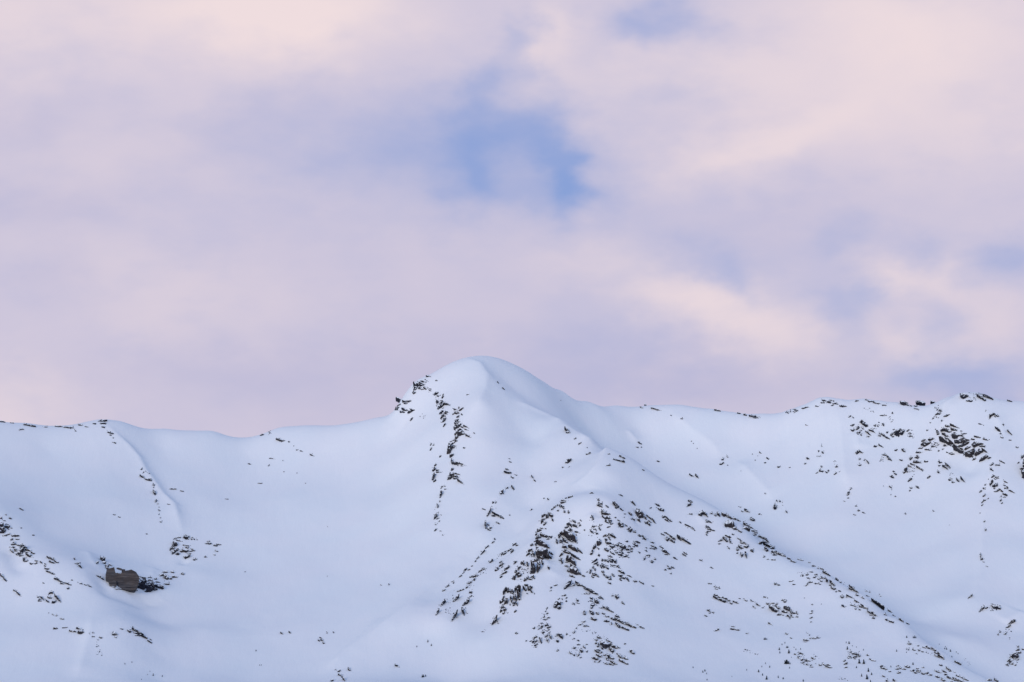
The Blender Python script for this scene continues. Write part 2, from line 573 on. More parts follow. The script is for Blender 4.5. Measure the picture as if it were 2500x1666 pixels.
def cast(Z, uv):
    """first ground point along each pixel ray; returns Y (nan where the ray meets only sky)"""
    uv = np.asarray(uv, dtype=np.float64)
    a = (uv[:, 0] - PW / 2) / FPX
    b = -(uv[:, 1] - PH / 2) / FPX
    dy = CP - b * SP
    kx, kz = a / dy, (SP + b * CP) / dy
    out = np.full(len(uv), np.nan)
    for i in range(0, len(uv), 4000):
        sl = slice(i, i + 4000)
        X = kx[sl, None] * MARCH[None]
        below = kz[sl, None] * MARCH[None] < sample(Z, X, np.broadcast_to(MARCH[None], X.shape))
        hit = below.any(1)
        j = below.argmax(1)
        hi = MARCH[j]
        lo = np.where(j > 0, hi - 5.0, hi)
        for _ in range(10):
            mid = (lo + hi) / 2
            bl = kz[sl] * mid < sample(Z, kx[sl] * mid, mid)
            hi = np.where(bl, mid, hi)
            lo = np.where(bl, lo, mid)
        out[sl] = np.where(hit, hi, np.nan)
    return out, kx, kz


def seg_dist(px, py, poly):
    """distance to a polyline, side sign and place along it (0..1)"""
    best = np.full(px.shape, 1e9)
    side = np.zeros(px.shape)
    along = np.zeros(px.shape)
    ln = [0.0]
    for a, b in zip(poly[:-1], poly[1:]):
        ln.append(ln[-1] + math.hypot(b[0] - a[0], b[1] - a[1]))
    for i, (a, b) in enumerate(zip(poly[:-1], poly[1:])):
        dx, dy = b[0] - a[0], b[1] - a[1]
        l2 = dx * dx + dy * dy + 1e-9
        t = np.clip(((px - a[0]) * dx + (py - a[1]) * dy) / l2, 0, 1)
        ex, ey = px - a[0] - t * dx, py - a[1] - t * dy
        d = np.hypot(ex, ey)
        m = d < best
        best = np.where(m, d, best)
        side = np.where(m, np.sign(dx * ey - dy * ex), side)
        along = np.where(m, (ln[i] + t * (ln[i + 1] - ln[i])) / ln[-1], along)
    return best, side, along


# wind-cut crests, drift lips and gullies: pixel polyline, height, width on its left, width on its right
CRESTS = [
    ([(262, 1040), (290, 1072), (322, 1104), (340, 1125), (356, 1158), (374, 1182), (398, 1216), (426, 1242), (436, 1272), (445, 1300)], 7.5, 26, 9),
    ([(1135, 876), (1172, 896), (1192, 924), (1187, 960), (1172, 992), (1150, 1014), (1130, 1036)], 6.0, 30, 10),
    ([(1255, 985), (1292, 1001), (1340, 1021), (1372, 1037)], 5.0, 12, 26),
    ([(1372, 1037), (1430, 1077), (1480, 1106)], 6.0, 10, 26),
    ([(1480, 1106), (1466, 1132), (1432, 1166), (1404, 1184), (1390, 1204)], 8.0, 9, 34),
    ([(1352, 1038), (1330, 1090), (1296, 1132), (1250, 1170), (1208, 1232), (1190, 1270)], 5.5, 14, 26),
    ([(1640, 1010), (1690, 1052), (1738, 1086), (1760, 1114)], 5.0, 12, 26),
    ([(1800, 1126), (1850, 1178), (1888, 1218)], 5.0, 12, 28),
    ([(1530, 1050), (1556, 1080)], 4.0, 8, 16),
    ([(2048, 1000), (2054, 1070), (2060, 1150), (2074, 1192)], 5.5, 10, 26),
    ([(2010, 1000), (2000, 1060), (2004, 1140)], 4.0, 12, 22),
    ([(2090, 1058), (2096, 1098)], 4.0, 8, 16),
    ([(2300, 985), (2318, 1000), (2305, 1030), (2290, 1050)], 4.0, 12, 18),
    ([(2408, 1005), (2440, 1040), (2450, 1072), (2438, 1108), (2422, 1136), (2420, 1162), (2405, 1200)], 7.0, 12, 26),
    ([(2405, 1200), (2398, 1260), (2396, 1340), (2392, 1400), (2378, 1450)], 4.5, 12, 24),
    ([(1190, 1292), (1110, 1390), (1010, 1478), (900, 1566), (790, 1648)], 5.5, 16, 40),
    ([(222, 1508), (218, 1545), (205, 1600), (190, 1660)], 3.5, 10, 18),
    ([(214, 1345), (226, 1372), (236, 1384)], 3.0, 8, 12),
    ([(380, 1386), (370, 1398), (384, 1402)], 2.0, 8, 8),
    ([(1325, 1360), (1345, 1400), (1372, 1412)], 3.0, 10, 14),
    ([(1440, 1252), (1450, 1290)], 3.0, 8, 12),
    ([(1700, 1258), (1720, 1285)], 3.0, 8, 12),
    ([(930, 1515), (860, 1590), (800, 1640)], 3.0, 10, 16),
    ([(2452, 1520), (2480, 1505), (2500, 1490)], 4.0, 10, 20),
]
TROUGHS = [([(240, 1395), (262, 1440), (330, 1462), (395, 1455)], 7.0, 14), ([(2300, 1095), (2340, 1122), (2375, 1140), (2400, 1140)], 7.0, 14),
           ([(1185, 1320), (1110, 1410), (1020, 1496)], 4.0, 16), ([(20, 1330), (40, 1372), (70, 1392)], 5.0, 12),
           ([(1460, 1240), (1462, 1262)], 3.0, 7), ([(1545, 1258), (1558, 1272)], 3.0, 7), ([(1330, 1300), (1350, 1330), (1345, 1380)], 4.0, 10),
           ([(460, 1372), (440, 1366)], 3.0, 9), ([(960, 1012), (1000, 1030)], 3.0, 10)]


def poly_world(px):
    dense = []
    for a, b in zip(px[:-1], px[1:]):
        for k in range(6):
            dense.append((a[0] + (b[0] - a[0]) * k / 6, a[1] + (b[1] - a[1]) * k / 6))
    dense.append(px[-1])
    Y, kx, kz = cast(GZ, dense)
    return [(k * y, y) for y, k in zip(Y, kx) if not math.isnan(y)]


ADD = np.zeros_like(GZ)
for px, h, wl, wr in CRESTS:
    pw = poly_world(px)
    x0, x1 = min(p[0] for p in pw) - 150, max(p[0] for p in pw) + 150
    y0, y1 = min(p[1] for p in pw) - 150, max(p[1] for p in pw) + 150
    i0, i1 = np.searchsorted(gx, [x0, x1])
    j0, j1 = np.searchsorted(gy, [y0, y1])
    sl = (slice(i0, i1), slice(j0, j1))
    d, sg, al = seg_dist(GX[sl], GY[sl], pw)
    # the picture's left side of a line running down the picture is the negative side
    w = np.where(sg < 0, wl, wr) * .8
    taper = np.minimum(1, np.minimum(al, 1 - al) * 5 + 0.15)
    ADD[sl] += 1.1 * h * taper * np.exp(-np.sqrt(d * d + 1.0) / w)
for px, h, w in TROUGHS:
    pw = poly_world(px)
    x0, x1 = min(p[0] for p in pw) - 80, max(p[0] for p in pw) + 80
    y0, y1 = min(p[1] for p in pw) - 80, max(p[1] for p in pw) + 80
    i0, i1 = np.searchsorted(gx, [x0, x1])
    j0, j1 = np.searchsorted(gy, [y0, y1])
    sl = (slice(i0, i1), slice(j0, j1))
    d, sg, al = seg_dist(GX[sl], GY[sl], pw)
    taper = np.minimum(1, np.minimum(al, 1 - al) * 4 + 0.2)
    ADD[sl] -= h * taper * np.exp(-(d / w) ** 2)
# gentle wind relief, and flutes down the far right-hand face
ADD += 5.0 * vnoise(GX / 150, GY / 190) + 2.2 * vnoise(GX / 55 + 9, GY / 80) + 0.7 * vnoise(GX / 22 + 3, GY / 34) + 0.22 * vnoise(GX / 9, GY / 14)
fl = sstep(300, 420, GX) * sstep(3230, 3330, GY) * sstep(3590, 3540, GY)
ADD += fl * (5.0 * np.abs(vnoise(GX / 26 + 50, GY / 260)) + 2.0 * np.abs(vnoise(GX / 11 + 20, GY / 120)))
edge = sstep(FX0, FX0 + 60, GX) * sstep(FX1, FX1 - 60, GX) * sstep(FY0, FY0 + 60, GY) * sstep(FY1, FY1 - 60, GY)
GZ = GZ + ADD * edge
SM = GZ.copy()                               # softened copy for ground normals
for _ in range(6):
    SM[1:-1, 1:-1] = (SM[1:-1, 1:-1] * 2 + SM[2:, 1:-1] + SM[:-2, 1:-1] + SM[1:-1, 2:] + SM[1:-1, :-2]) / 6


def ground_normal(x, y):
    e = 6.0
    zx = (sample(SM, np.array([x + e]), np.array([y]))[0] - sample(SM, np.array([x - e]), np.array([y]))[0]) / (2 * e)
    zy = (sample(SM, np.array([x]), np.array([y + e]))[0] - sample(SM, np.array([x]), np.array([y - e]))[0]) / (2 * e)
    return Vector((-zx, -zy, 1)).normalized()


def grid_mesh(name, xs, ys, Zf, mat):
    nx, ny = len(xs), len(ys)
    X, Y = np.meshgrid(xs, ys, indexing='ij')
    co = np.stack([X, Y, Zf], -1).reshape(-1, 3).astype(np.float32)
    i = np.arange(nx - 1)[:, None] * ny + np.arange(ny - 1)[None]
    q = np.stack([i, i + ny, i + ny + 1, i + 1], -1).reshape(-1, 4).astype(np.int32)
    me = bpy.data.meshes.new(name)
    me.vertices.add(len(co))
    me.vertices.foreach_set('co', co.ravel())
    me.loops.add(q.size)
    me.loops.foreach_set('vertex_index', q.ravel())
    me.polygons.add(len(q))
    me.polygons.foreach_set('loop_start', np.arange(0, q.size, 4, dtype=np.int32))
    me.polygons.foreach_set('loop_total', np.full(len(q), 4, np.int32))
    me.polygons.foreach_set('use_smooth', np.ones(len(q), bool))
    me.update(calc_edges=True)
    me.materials.append(mat)
    o = bpy.data.objects.new(name, me)
    col.objects.link(o)
    return o


def spread(lo, hi, far, first, grow):
    """coordinates from the fine block's edges out to the horizon"""
    a, s, out_lo, out_hi = lo, first, [], []
    while a > -far:
        a -= s
        s *= grow
        out_lo.append(a)
    a, s = hi, first
    while a < far:
        a += s
        s *= grow
        out_hi.append(a)
    return out_lo[::-1], out_hi


lx, hx = spread(gx[0], gx[-1], 32000, 4.0, 1.17)
ly, hy = spread(gy[0], gy[-1], 32000, 4.0, 1.17)
AX = np.array(lx + list(gx) + hx)
AY = np.array(ly + list(gy) + hy)
BX, BY = np.meshgrid(AX, AY, indexing='ij')
AZ = base_height(BX, BY)
AZ[len(lx):len(lx) + len(gx), len(ly):len(ly) + len(gy)] = GZ
terrain = grid_mesh('mountain_terrain', AX, AY, AZ, M_SNOW)
terrain['kind'] = 'structure'
terrain['label'] = 'smooth snow slopes of a mountain with a rounded summit and a long ridge'

# ------------------------------------------------------------------ rock outcrops, traced in photograph pixels
# items: 'x y w' a knob, 'x y x y w' a ledge of width w, 'p x y x y ...' an outline, 'r x y x y w n s' loose rubble in a band
OUT = []


def outcrop(label, data, mat=0, rise=0.5):
    OUT.append((label, data, mat, rise))


outcrop('square dark crag jutting from the skyline just under the summit dome', '''p 1010 932 1024 936 1038 938 1035 942 1010 943;1023 933 1036 939 4;1026 930 1039 934 3;1040 917 1052 920 2.5;1009 958 1014 959 6;
r 1009 947 1053 954 9 26 3;1064 928 1065 930 2.5;1060 963 1069 958 5;r 1035 928 1048 934 5 8 2;p 1011 943 1020 944 1018 949 1010 950;1022 947 1030 951 3;1034 945 1042 950 3;1012 952 1017 949 3''')
outcrop('lower speckled crag on the skyline with two dark slabs, below the square summit crag', '''967 972 980 977 5;982 979 1003 980 3;986 984 995 985 3;p 980 996 987 996 996 1002 992 1004 984 1002;977 1005 987 1007 5;996 1007 1012 1001 4;1002 999 1008 1002 4;
r 969 981 970 1003 8 22 3;r 956 1006 968 999 4 8 2;1002 1027 1007 1020 2.5;r 1026 1013 1040 1020 10 10 2;971 990 978 987 3;969 998 974 994 3;995 981 1003 978 3''')
outcrop('broken rock rib running straight down below the square summit crag', '''1067 966 1071 968 3;1079 972 1082 966 3;1066 977 1068 986 4;1070 998 1076 986 5;1076 995 1083 984 4;1084 984 1100 990 3;1085 1007 1093 1012 2;1087 1004 1098 1008 2;1073 1010 1081 1002 4;1076 1022 1082 1011 4;1081 1030 1086 1022 5;1082 1042 1087 1033 2;
r 1068 966 1084 1027 10 40 2.5;1072 990 1080 978 3''')
outcrop('longest broken rock rib under the summit dome, with thin fins reaching out sideways', '''1108 998 1116 1001 3;1120 993 1120 998 2;1122 1002 1131 995 2.5;1111 1007 1121 1010 5;1105 1012 1110 1008 2;1126 1010 1129 1014 2;1116 1019 1120 1015 4;1112 1028 1118 1024 5;1109 1033 1122 1030 3;1110 1048 1116 1036 6;1116 1045 1125 1035 3;1125 1041 1132 1045 3;1131 1038 1145 1046 1.5;1134 1047 1144 1051 1.5;1156 1056 1160 1059 1.5;
p 1123 1047 1136 1058 1134 1062 1121 1064 1116 1063 1118 1053;1137 1061 1149 1068 3;1111 1071 1117 1066 6;1111 1062 1116 1053 4;1106 1075 1116 1075 2;1098 1079 1105 1076 2;p 1095 1082 1101 1084 1102 1094 1099 1107 1091 1107 1093 1094;1102 1084 1113 1077 2;1105 1088 1115 1089 2;1102 1094 1111 1092 4;1099 1116 1104 1108 6;
1102 1120 1105 1135 3;1107 1129 1119 1135 5;1113 1128 1138 1137 1.5;1125 1137 1132 1139 1.5;1103 1149 1105 1142 4;p 1099 1153 1107 1154 1106 1163 1100 1170 1092 1171 1096 1163;1107 1157 1119 1167 4;1110 1155 1124 1160 1.5;1107 1168 1116 1169 4;1116 1169 1133 1183 2;r 1112 1027 1118 1060 12 30 2.5;r 1103 1085 1110 1095 6 8 2''', 1)
outcrop('short upright rock rib beside the long finned rib, facing the open snow bowl', '''1062 1138 1064 1133 3;1058 1150 1061 1141 5;1066 1152 1078 1153 2;1064 1146 1076 1152 2;1065 1153 1069 1152 4;1056 1172 1060 1155 4;1059 1176 1063 1172 5;r 1060 1142 1061 1175 8 12 2;1050 1100 1053 1093 2;1051 1088 1053 1082 2;1058 1087 1060 1086 2.5;1073 1116 1076 1112 3''')
outcrop('thin trail of dark rocks dropping straight down from the foot of the finned rib', '''1076 1193 1079 1187 2;1074 1215 1077 1198 4;1085 1186 1088 1187 2.5;1085 1195 1091 1194 2;1073 1222 1075 1225 3;1067 1230 1069 1240 3;1060 1267 1065 1254 4;1066 1268 1069 1265 2;1062 1281 1066 1281 2;1061 1296 1065 1291 3;1074 1296 1077 1297 2;1080 1306 1082 1307 2;r 1070 1243 1071 1290 9 16 2''')
outcrop('small slanting slab alone on smooth snow between the finned rib and the snow spur', '''p 1230 1150 1236 1149 1248 1153 1246 1158 1233 1154;1234 1144 1242 1148 3;1247 1164 1254 1167 2;1243 1126 1248 1129 2;1242 1119 1245 1121 1.5;1258 1159 1262 1161 1.2''')
outcrop('rib of pointed blades on the gully edge between finned rib and buttress', '''1249 1186 1255 1195 3;1234 1194 1240 1189 3;1220 1208 1228 1196 4;1227 1202 1230 1206 3;1202 1229 1205 1226 4;1209 1229 1212 1225 2;p 1199 1239 1197 1247 1194 1253 1190 1262 1188 1259 1193 1250;1201 1249 1230 1266 2;1201 1258 1208 1261 5;1185 1271 1186 1291 3;1190 1290 1200 1287 4;1191 1292 1197 1294 5;1190 1279 1194 1283 2;1211 1274 1220 1279 2;1177 1241 1185 1245 1.5;1243 1257 1246 1259 2;r 1196 1240 1210 1245 6 6 2;r 1190 1278 1200 1290 6 8 2''')
outcrop('hair-thin dotted line of rocks slanting down the gully side of the buttress', '''1207 1314 1209 1318 2.5;1199 1327 1207 1321 1.5;1184 1340 1193 1331 1.5;1173 1355 1184 1341 1.2;1163 1365 1169 1358 2;1159 1372 1162 1369 2.5;1151 1383 1154 1381 2;1142 1392 1147 1390 2.5;1132 1394 1139 1387 2.5;1129 1400 1133 1398 2;1120 1409 1127 1404 2;1101 1421 1108 1418 1.5;1106 1423 1109 1422 2;1088 1434 1096 1428 2;1080 1444 1087 1438 1.5;1064 1502 1072 1486 2;1076 1480 1085 1463 2''')
outcrop('loose slanting band of rock tufts between the dotted line and the buttress', '''1253 1331 1259 1326 5;1259 1330 1268 1332 2;1247 1349 1252 1341 4;1239 1345 1249 1339 2;1224 1354 1234 1346 3;1228 1354 1235 1350 3;1194 1374 1203 1365 3;1193 1371 1199 1368 2;1219 1374 1225 1369 2;1219 1382 1228 1374 4;1210 1393 1216 1385 5;1224 1386 1227 1381 2;1254 1377 1260 1369 3;1231 1391 1243 1382 4;1226 1402 1236 1395 4;1221 1410 1225 1406 4;r 1208 1364 1240 1345 6 14 2;r 1232 1392 1222 1408 8 12 2''')
outcrop('fan of broken rock streaks spreading down the lowest gully side of the buttress', '''1178 1388 1185 1389 5;1169 1395 1176 1391 3;1155 1409 1163 1402 5;1147 1410 1153 1405 3;1157 1417 1159 1410 2;1142 1425 1151 1420 3;1137 1436 1141 1430 3;1146 1447 1152 1444 4;1147 1458 1150 1456 3;1129 1479 1146 1461 4;1134 1475 1141 1471 5;1116 1444 1132 1438 1.5;1106 1469 1121 1451 2.5;1081 1475 1088 1464 3;1074 1479 1078 1476 2;1127 1483 1134 1502 3;1101 1518 1117 1489 2;
r 1185 1390 1150 1420 10 20 2;r 1148 1420 1150 1460 10 26 2.2;r 1120 1445 1090 1475 10 14 2;r 1088 1486 1100 1503 12 14 2;r 1130 1484 1140 1500 6 10 2;r 1105 1495 1115 1510 5 8 2''')
outcrop('tallest rib of the buttress, a stack of big dark slabs and hanging columns', '''1387 1214 1397 1211 3;1380 1217 1384 1216 2;1370 1222 1383 1222 4;1369 1226 1381 1226 4;1352 1239 1357 1236 3;1361 1232 1363 1235 3;1365 1232 1369 1240 1.5;1370 1233 1377 1243 2;1375 1236 1377 1239 2.5;1346 1244 1350 1241 4;1360 1247 1364 1247 2.5;1378 1246 1379 1252 3;1387 1247 1389 1254 3;
p 1332 1255 1338 1254 1339 1265 1334 1266 1332 1261;p 1339 1252 1345 1252 1350 1259 1349 1265 1344 1261;1347 1266 1351 1273 2.5;1323 1262 1330 1256 5;1326 1267 1331 1266 4;1321 1278 1324 1268 4;1327 1282 1333 1274 3;1318 1289 1329 1290 2;1331 1290 1334 1292 2;p 1311 1292 1318 1290 1322 1295 1316 1298 1311 1299;1308 1307 1310 1300 3;1309 1315 1314 1305 5;p 1318 1304 1322 1300 1325 1304 1334 1307 1340 1311 1337 1313 1328 1311 1321 1308;1317 1314 1320 1310 3;1334 1316 1341 1315 4;p 1340 1308 1348 1308 1346 1315 1343 1312;
p 1308 1320 1315 1317 1324 1321 1332 1327.5 1341 1337 1334 1336 1326 1333 1318 1331 1312 1325.5;p 1309 1337 1321 1338 1335 1340 1337 1349 1341 1358 1333 1357 1329 1355 1328 1362 1325 1366 1319 1360 1312 1364 1309 1350;1311 1364 1316 1370 5;1340 1347 1350 1354 2.5;1342 1358 1346 1364 4;p 1294 1330 1299 1326 1302 1331 1296 1334;1304 1323 1307 1320 3;1307 1327 1309 1333 3;1290 1346 1297 1340 5;p 1298 1342 1302 1346 1305 1355 1304 1361 1301 1353;1285 1357 1290 1350 4;r 1288 1345 1302 1362 10 24 2.5;
1273 1372 1274 1378 4;1278 1370 1279 1381 3;p 1285 1372 1289 1372 1290 1381 1289 1385 1286 1379;p 1295.5 1368.6 1304 1370 1305 1381 1307 1391 1305 1399 1295.5 1400.7 1293.5 1397 1296 1386 1296.5 1376;p 1311 1371 1319 1373 1318 1385 1315 1393 1312 1399 1310 1389 1311 1381;1305 1366 1309 1371 5;1322 1368 1326 1380 2.5;p 1337 1381 1342 1385 1341 1392 1338 1387;
p 1264 1384 1271 1382 1268 1388 1264 1392;1258 1398 1260 1392 4;1260 1403 1267 1397 6;1265 1409 1271 1401 5;1252 1414 1257 1405 5;r 1265 1393 1290 1393 16 30 2.2;r 1255 1415 1275 1418 8 12 2;p 1278 1416.5 1281 1410.4 1285 1411.4 1286 1415.5 1280 1420;1286 1410 1292 1413 6;1291 1414 1300 1416 2;1295 1410 1301 1407 2;1302 1405 1305 1413 3''', 1, .6)
outcrop('torn dark tongues of rock hanging below the tallest buttress rib', '''1278 1431 1284 1442 5;1281 1427 1291 1430 5;p 1288 1429 1293.5 1429 1300 1434 1295.5 1435 1296 1442 1290 1442.6 1288 1436;1295.5 1441 1300 1448 3;1286 1448 1288 1450 2.5;1304 1448 1305 1451 1.5;p 1263 1431 1267 1428 1271.5 1432 1270 1437 1266 1440 1269 1450 1270 1456 1272 1464.5 1267 1465 1263 1454 1262 1442;p 1256 1436 1261 1431 1262 1435 1258 1441 1259 1447 1256 1442;p 1257 1451 1259 1451 1262 1465.5 1261 1468.6 1258 1464.5 1256 1457;1259 1467.5 1264 1480 2;p 1252 1473 1255 1465.5 1257 1472 1256 1479 1252 1480;1253 1454 1255 1464 3;1246.5 1455 1249 1471.6 3;1245 1474 1246 1478 2;
p 1228 1444 1231 1437 1236 1434 1237 1438 1233 1442 1231 1451 1228 1452;p 1236 1435 1242 1435 1243 1442 1240 1448 1238 1446;1244 1441 1249 1449 4;1250 1440 1253 1450 4;p 1229 1477 1234 1461 1239 1461 1239.4 1476 1235 1472;1221 1472 1228 1464 5;1228 1462 1230 1455 3;1224 1485 1227 1480 5;p 1230 1481 1233 1483 1236 1488 1232 1493 1229 1490;1221 1495 1225 1489 4;1229 1499 1231 1494 4;1201 1525 1214 1502 3;r 1172 1538 1186 1540 10 8 2;1256 1495 1259 1489 3;r 1222 1465 1240 1500 8 14 2.2;r 1205 1505 1218 1525 6 10 2''', 1, .6)
outcrop('second rib of the buttress, brown slanting slabs stacked one below the other', '''p 1377.6 1294 1387 1295 1397.5 1302 1403.7 1310 1404 1315 1410 1325.5 1408 1327 1401.6 1320 1393.5 1315 1385 1312 1379 1302;p 1366 1301 1376 1295 1379 1302 1385 1313 1380 1309 1373 1305;1365 1314 1367 1303 4;p 1366 1326.5 1367 1315 1372 1317 1373 1324.5;p 1373 1313 1379 1316 1387 1326.5 1381 1324.5 1376 1321;1387 1313 1400 1325 3;
p 1383 1278.6 1390 1276 1396.5 1283.7 1395.5 1289 1391.5 1282.7;1380 1289 1387 1284 5;1398.6 1270 1405 1275.5 4;p 1397.5 1281 1405 1280 1410 1288 1400 1286;1410 1277 1416 1277.5 2;1414 1281 1418 1283 4;1391 1291 1400 1298 4;1404 1298 1415 1301 3;1406 1305 1409 1307 2;1416 1269 1420 1273 1.5;1358 1316 1361 1328 3;1427 1294 3;
p 1387 1331.6 1395.5 1330.6 1403.7 1336 1411 1347 1408 1348 1398.6 1342;p 1372 1336 1376 1327.6 1383 1334 1385 1340 1379 1338;1410 1339 1422 1352 2.5;p 1375 1346 1378 1341 1388 1346 1393.5 1351 1387 1353;1393.5 1351 1417 1367.6 2.5;1366 1359 1373 1349 3;p 1385 1356 1393.5 1359 1402.7 1369.6 1406 1381 1398.6 1376 1393.5 1370 1382 1366.5;1370 1364.5 1373 1376 3;1379 1373 1387 1371 3;p 1392.4 1377 1407 1386 1414 1395 1420 1404 1407 1403 1395.5 1399 1391.4 1395;1380 1381 1387 1384 4;1386 1391 1389 1396 5;1391 1405 1402.7 1409 3;1421 1405 1427 1407 3;r 1368 1360 1374 1380 7 12 2.2;r 1388 1268 1400 1275 6 8 2''', 1, .6)
outcrop('low ledge below the brown slanting slabs with thin stripes trailing away from it', '''1378 1439 1392 1418 5;1408 1427 1418 1430 4;1394 1431 1403 1428 3;1404 1419 1431 1435 1.5;1430 1436 1460 1451 1.5;1419 1450 1440 1449 2;1425 1435 1431 1440 2;1435 1437 1450.6 1444.5 1.5;1439 1444 1461 1452.6 1.5;1464 1456 1473 1463 2.5;1461 1458 1466 1462 2;r 1385 1425 1400 1430 8 14 2;1386 1424 1394 1417 4''')
outcrop('squat split knot of rock on the snow under the low striped ledge', '''p 1351.6 1482 1356 1468.6 1363 1467.5 1370 1471.6 1368 1476 1361 1474 1359 1483 1354 1486;p 1360 1483 1365 1477 1369.5 1482 1367 1488 1363 1489;1362 1464 1366 1460 2;1371 1455 1381 1453 3;1372 1462 3;1381 1461 1384 1459 3;1381 1469 1384 1467 4;1353 1430 1359 1427 4;1344 1436 1347 1433 3;1342 1444 1345 1441 2;p 1407 1462.4 1412 1464.5 1412 1469.6 1408 1468.6;1398.6 1471 1399 1475 1.5;1402 1473 1403 1478 1.5;1408 1472 1414 1474 2''')
outcrop('peppered triangle of small rocks on the low snow below the split knot', '''1333.6 1487 1337 1483 2;1331 1494 1333 1491 2;1334 1498 1338 1497 3;1337 1507 1342 1508 4;1325.5 1508.5 1329 1505 3;1329 1513 1334 1511 4;p 1319 1534 1322 1525 1326 1527.6 1323 1534.6;1303 1535 1305 1531 4;1314 1537 1316 1533 3;1331 1529 1336 1522.5 4;1336 1533 1344 1529 5;1337 1539 1341 1536 3;1323 1544 1328 1543 4;1331 1555.6 1336 1549 4;1336 1559 1339 1568 4;p 1341 1549 1346 1552 1347.6 1561 1344 1559.5;1302 1558 1310.6 1554 4;1300 1570 1303 1562 3;1305 1577 1311 1572 4;1307 1568 1310 1562 3;1318 1557 1322 1571 2.5;1306 1580 1310 1579 3;1295 1566 1297 1564 3;1284 1566 1286 1564 3;
r 1333 1495 1332 1515 14 14 2;r 1312 1530 1340 1535 26 40 2.2;r 1305 1560 1312 1575 20 24 2.2;r 1335 1545 1340 1565 18 20 2.2''')
outcrop('small hooked rock pair beside the peppered triangle of rocks', '''p 1363 1545.5 1369 1547 1374 1552 1374 1561 1368 1556 1364 1550.6;1358 1553 1363 1548 3;1359 1561 1362 1568 4;1382 1548 1385 1548 3;1391 1552 2;1359 1590 1362 1586 4''')
outcrop('upright rock chain with a diagonal row of blades leading down from it', '''1400 1546 1402.5 1540 4;1405 1535 1407.6 1532.7 2.5;1411.4 1525.7 1418 1524 3;1420 1519 1428 1516 4;1425 1529.5 1430.5 1526 5;1434 1529 1438 1530 2;p 1424 1492 1428.6 1490 1430 1501 1425.5 1502;p 1439 1489 1444.6 1490 1450 1497 1448 1502 1442 1499.6;p 1443 1506 1450 1506 1457 1512 1452 1516 1443 1512;1456 1496 1461 1500 5;1470 1496 1475 1499 4;p 1451 1464 1456 1461 1462.5 1469 1458.6 1474 1452 1471.5;1442 1479 1451 1476.6 5;1441 1485.5 1446 1482 4;1441 1467 1445 1466 4;1441 1458 1446 1462 4;
r 1440 1462 1460 1480 14 22 2.2;1471 1480 1497 1494.5 1.5;1480 1482 1484 1484 2.5;1487 1490 1492 1491.6 2.5;1495 1493.6 1498 1494.5 2.5;1464 1485 1470 1484 2;1476 1504.6 1487 1506 3;p 1474.6 1514 1483 1513.6 1488 1517 1481.6 1520 1476.5 1518;1490.5 1525 1493 1520 4;1503 1502 1511 1507 5;p 1501 1508 1512 1512 1522 1519 1525.6 1524 1520 1522.5 1510 1515;1491 1508.5 1506 1516 3;p 1502 1519 1508 1522.5 1516 1529.5 1510 1533 1506 1525;1516 1530 1535 1539 3;1526 1519 1552 1533 3;p 1534 1521 1544 1530 1540 1531 1533 1526;1553 1526 1559 1526 2;1561 1529 1573 1535 2;r 1418 1537 1462 1548 5 16 1.8''')
outcrop('lowest big rock clump of the buttress, a broad broken triangle of dark slabs', '''p 1457 1554 1462.5 1553 1468 1559 1461 1559.5;1451 1562 1458.6 1561 4;1453 1572 1456 1568 4;1459 1580 1461 1571 3;p 1465 1567 1471.4 1563 1480 1568.5 1489 1573.6 1479 1584 1471.4 1578.7 1467.6 1575;p 1467 1576 1470 1579 1474 1586 1469 1586;p 1489 1571 1499.5 1573.6 1508.4 1581 1502 1584 1494 1579;1507 1579 1513 1582.5 3;p 1486 1580 1495.6 1582.5 1499.5 1587.6 1495.6 1594 1490.5 1589;p 1451 1586 1458.6 1582.5 1464 1587.6 1462.5 1595 1457 1593;p 1455 1596 1461 1597 1470 1603 1465 1605 1457 1601.6;p 1446 1606.7 1452 1601.6 1460 1604 1461 1610.5 1455 1612 1451 1609;1458.6 1618 1464 1613 2.5;1451.6 1613 1453 1618 2;p 1481.6 1595 1489 1601.6 1484 1604 1485.4 1613 1480 1612;p 1489 1603 1499.5 1606.7 1497 1610.5 1490.5 1609;p 1489 1612 1497 1614 1507 1622 1503 1623 1495.6 1618;1476.5 1619.5 1484 1621 4;1487 1620 1497 1623 4;1464 1595 1470 1591 3;1474 1600 1479 1598 3;p 1508.4 1599 1515 1598 1520 1608 1513.5 1605.5;p 1520 1604 1529 1604 1534 1610.5 1526 1610.5;1506 1595 1510 1599 3;1511.6 1609 1523 1618 4;1525 1618 1533 1622.7 3;1480 1562 1494 1568.5 1.5;1538 1587 1548 1595 5;1524 1573 1527 1571 2.5;r 1462 1553 1485 1560 6 10 2;r 1455 1590 1470 1600 10 10 2''', 1)
outcrop('loose ring of separate small rocks beside the lowest big clump', '''p 1397 1584 1400.6 1578.7 1405.6 1580 1404 1585;1409 1574 1416 1574 4;p 1415 1585.7 1421.6 1585 1424 1591.5 1419 1594;1424 1577 1428.6 1583 3;1431 1574 1434 1573 3;1431 1591 1434 1591 4;1390 1590 1396 1598 2.5;1400 1601 1403 1598 3;1409 1603 1414 1595 3;1416 1607 1418 1604 3;1409 1563 1414 1564 2;1399 1562 1402 1558 2;r 1400 1590 1415 1595 18 14 2''')
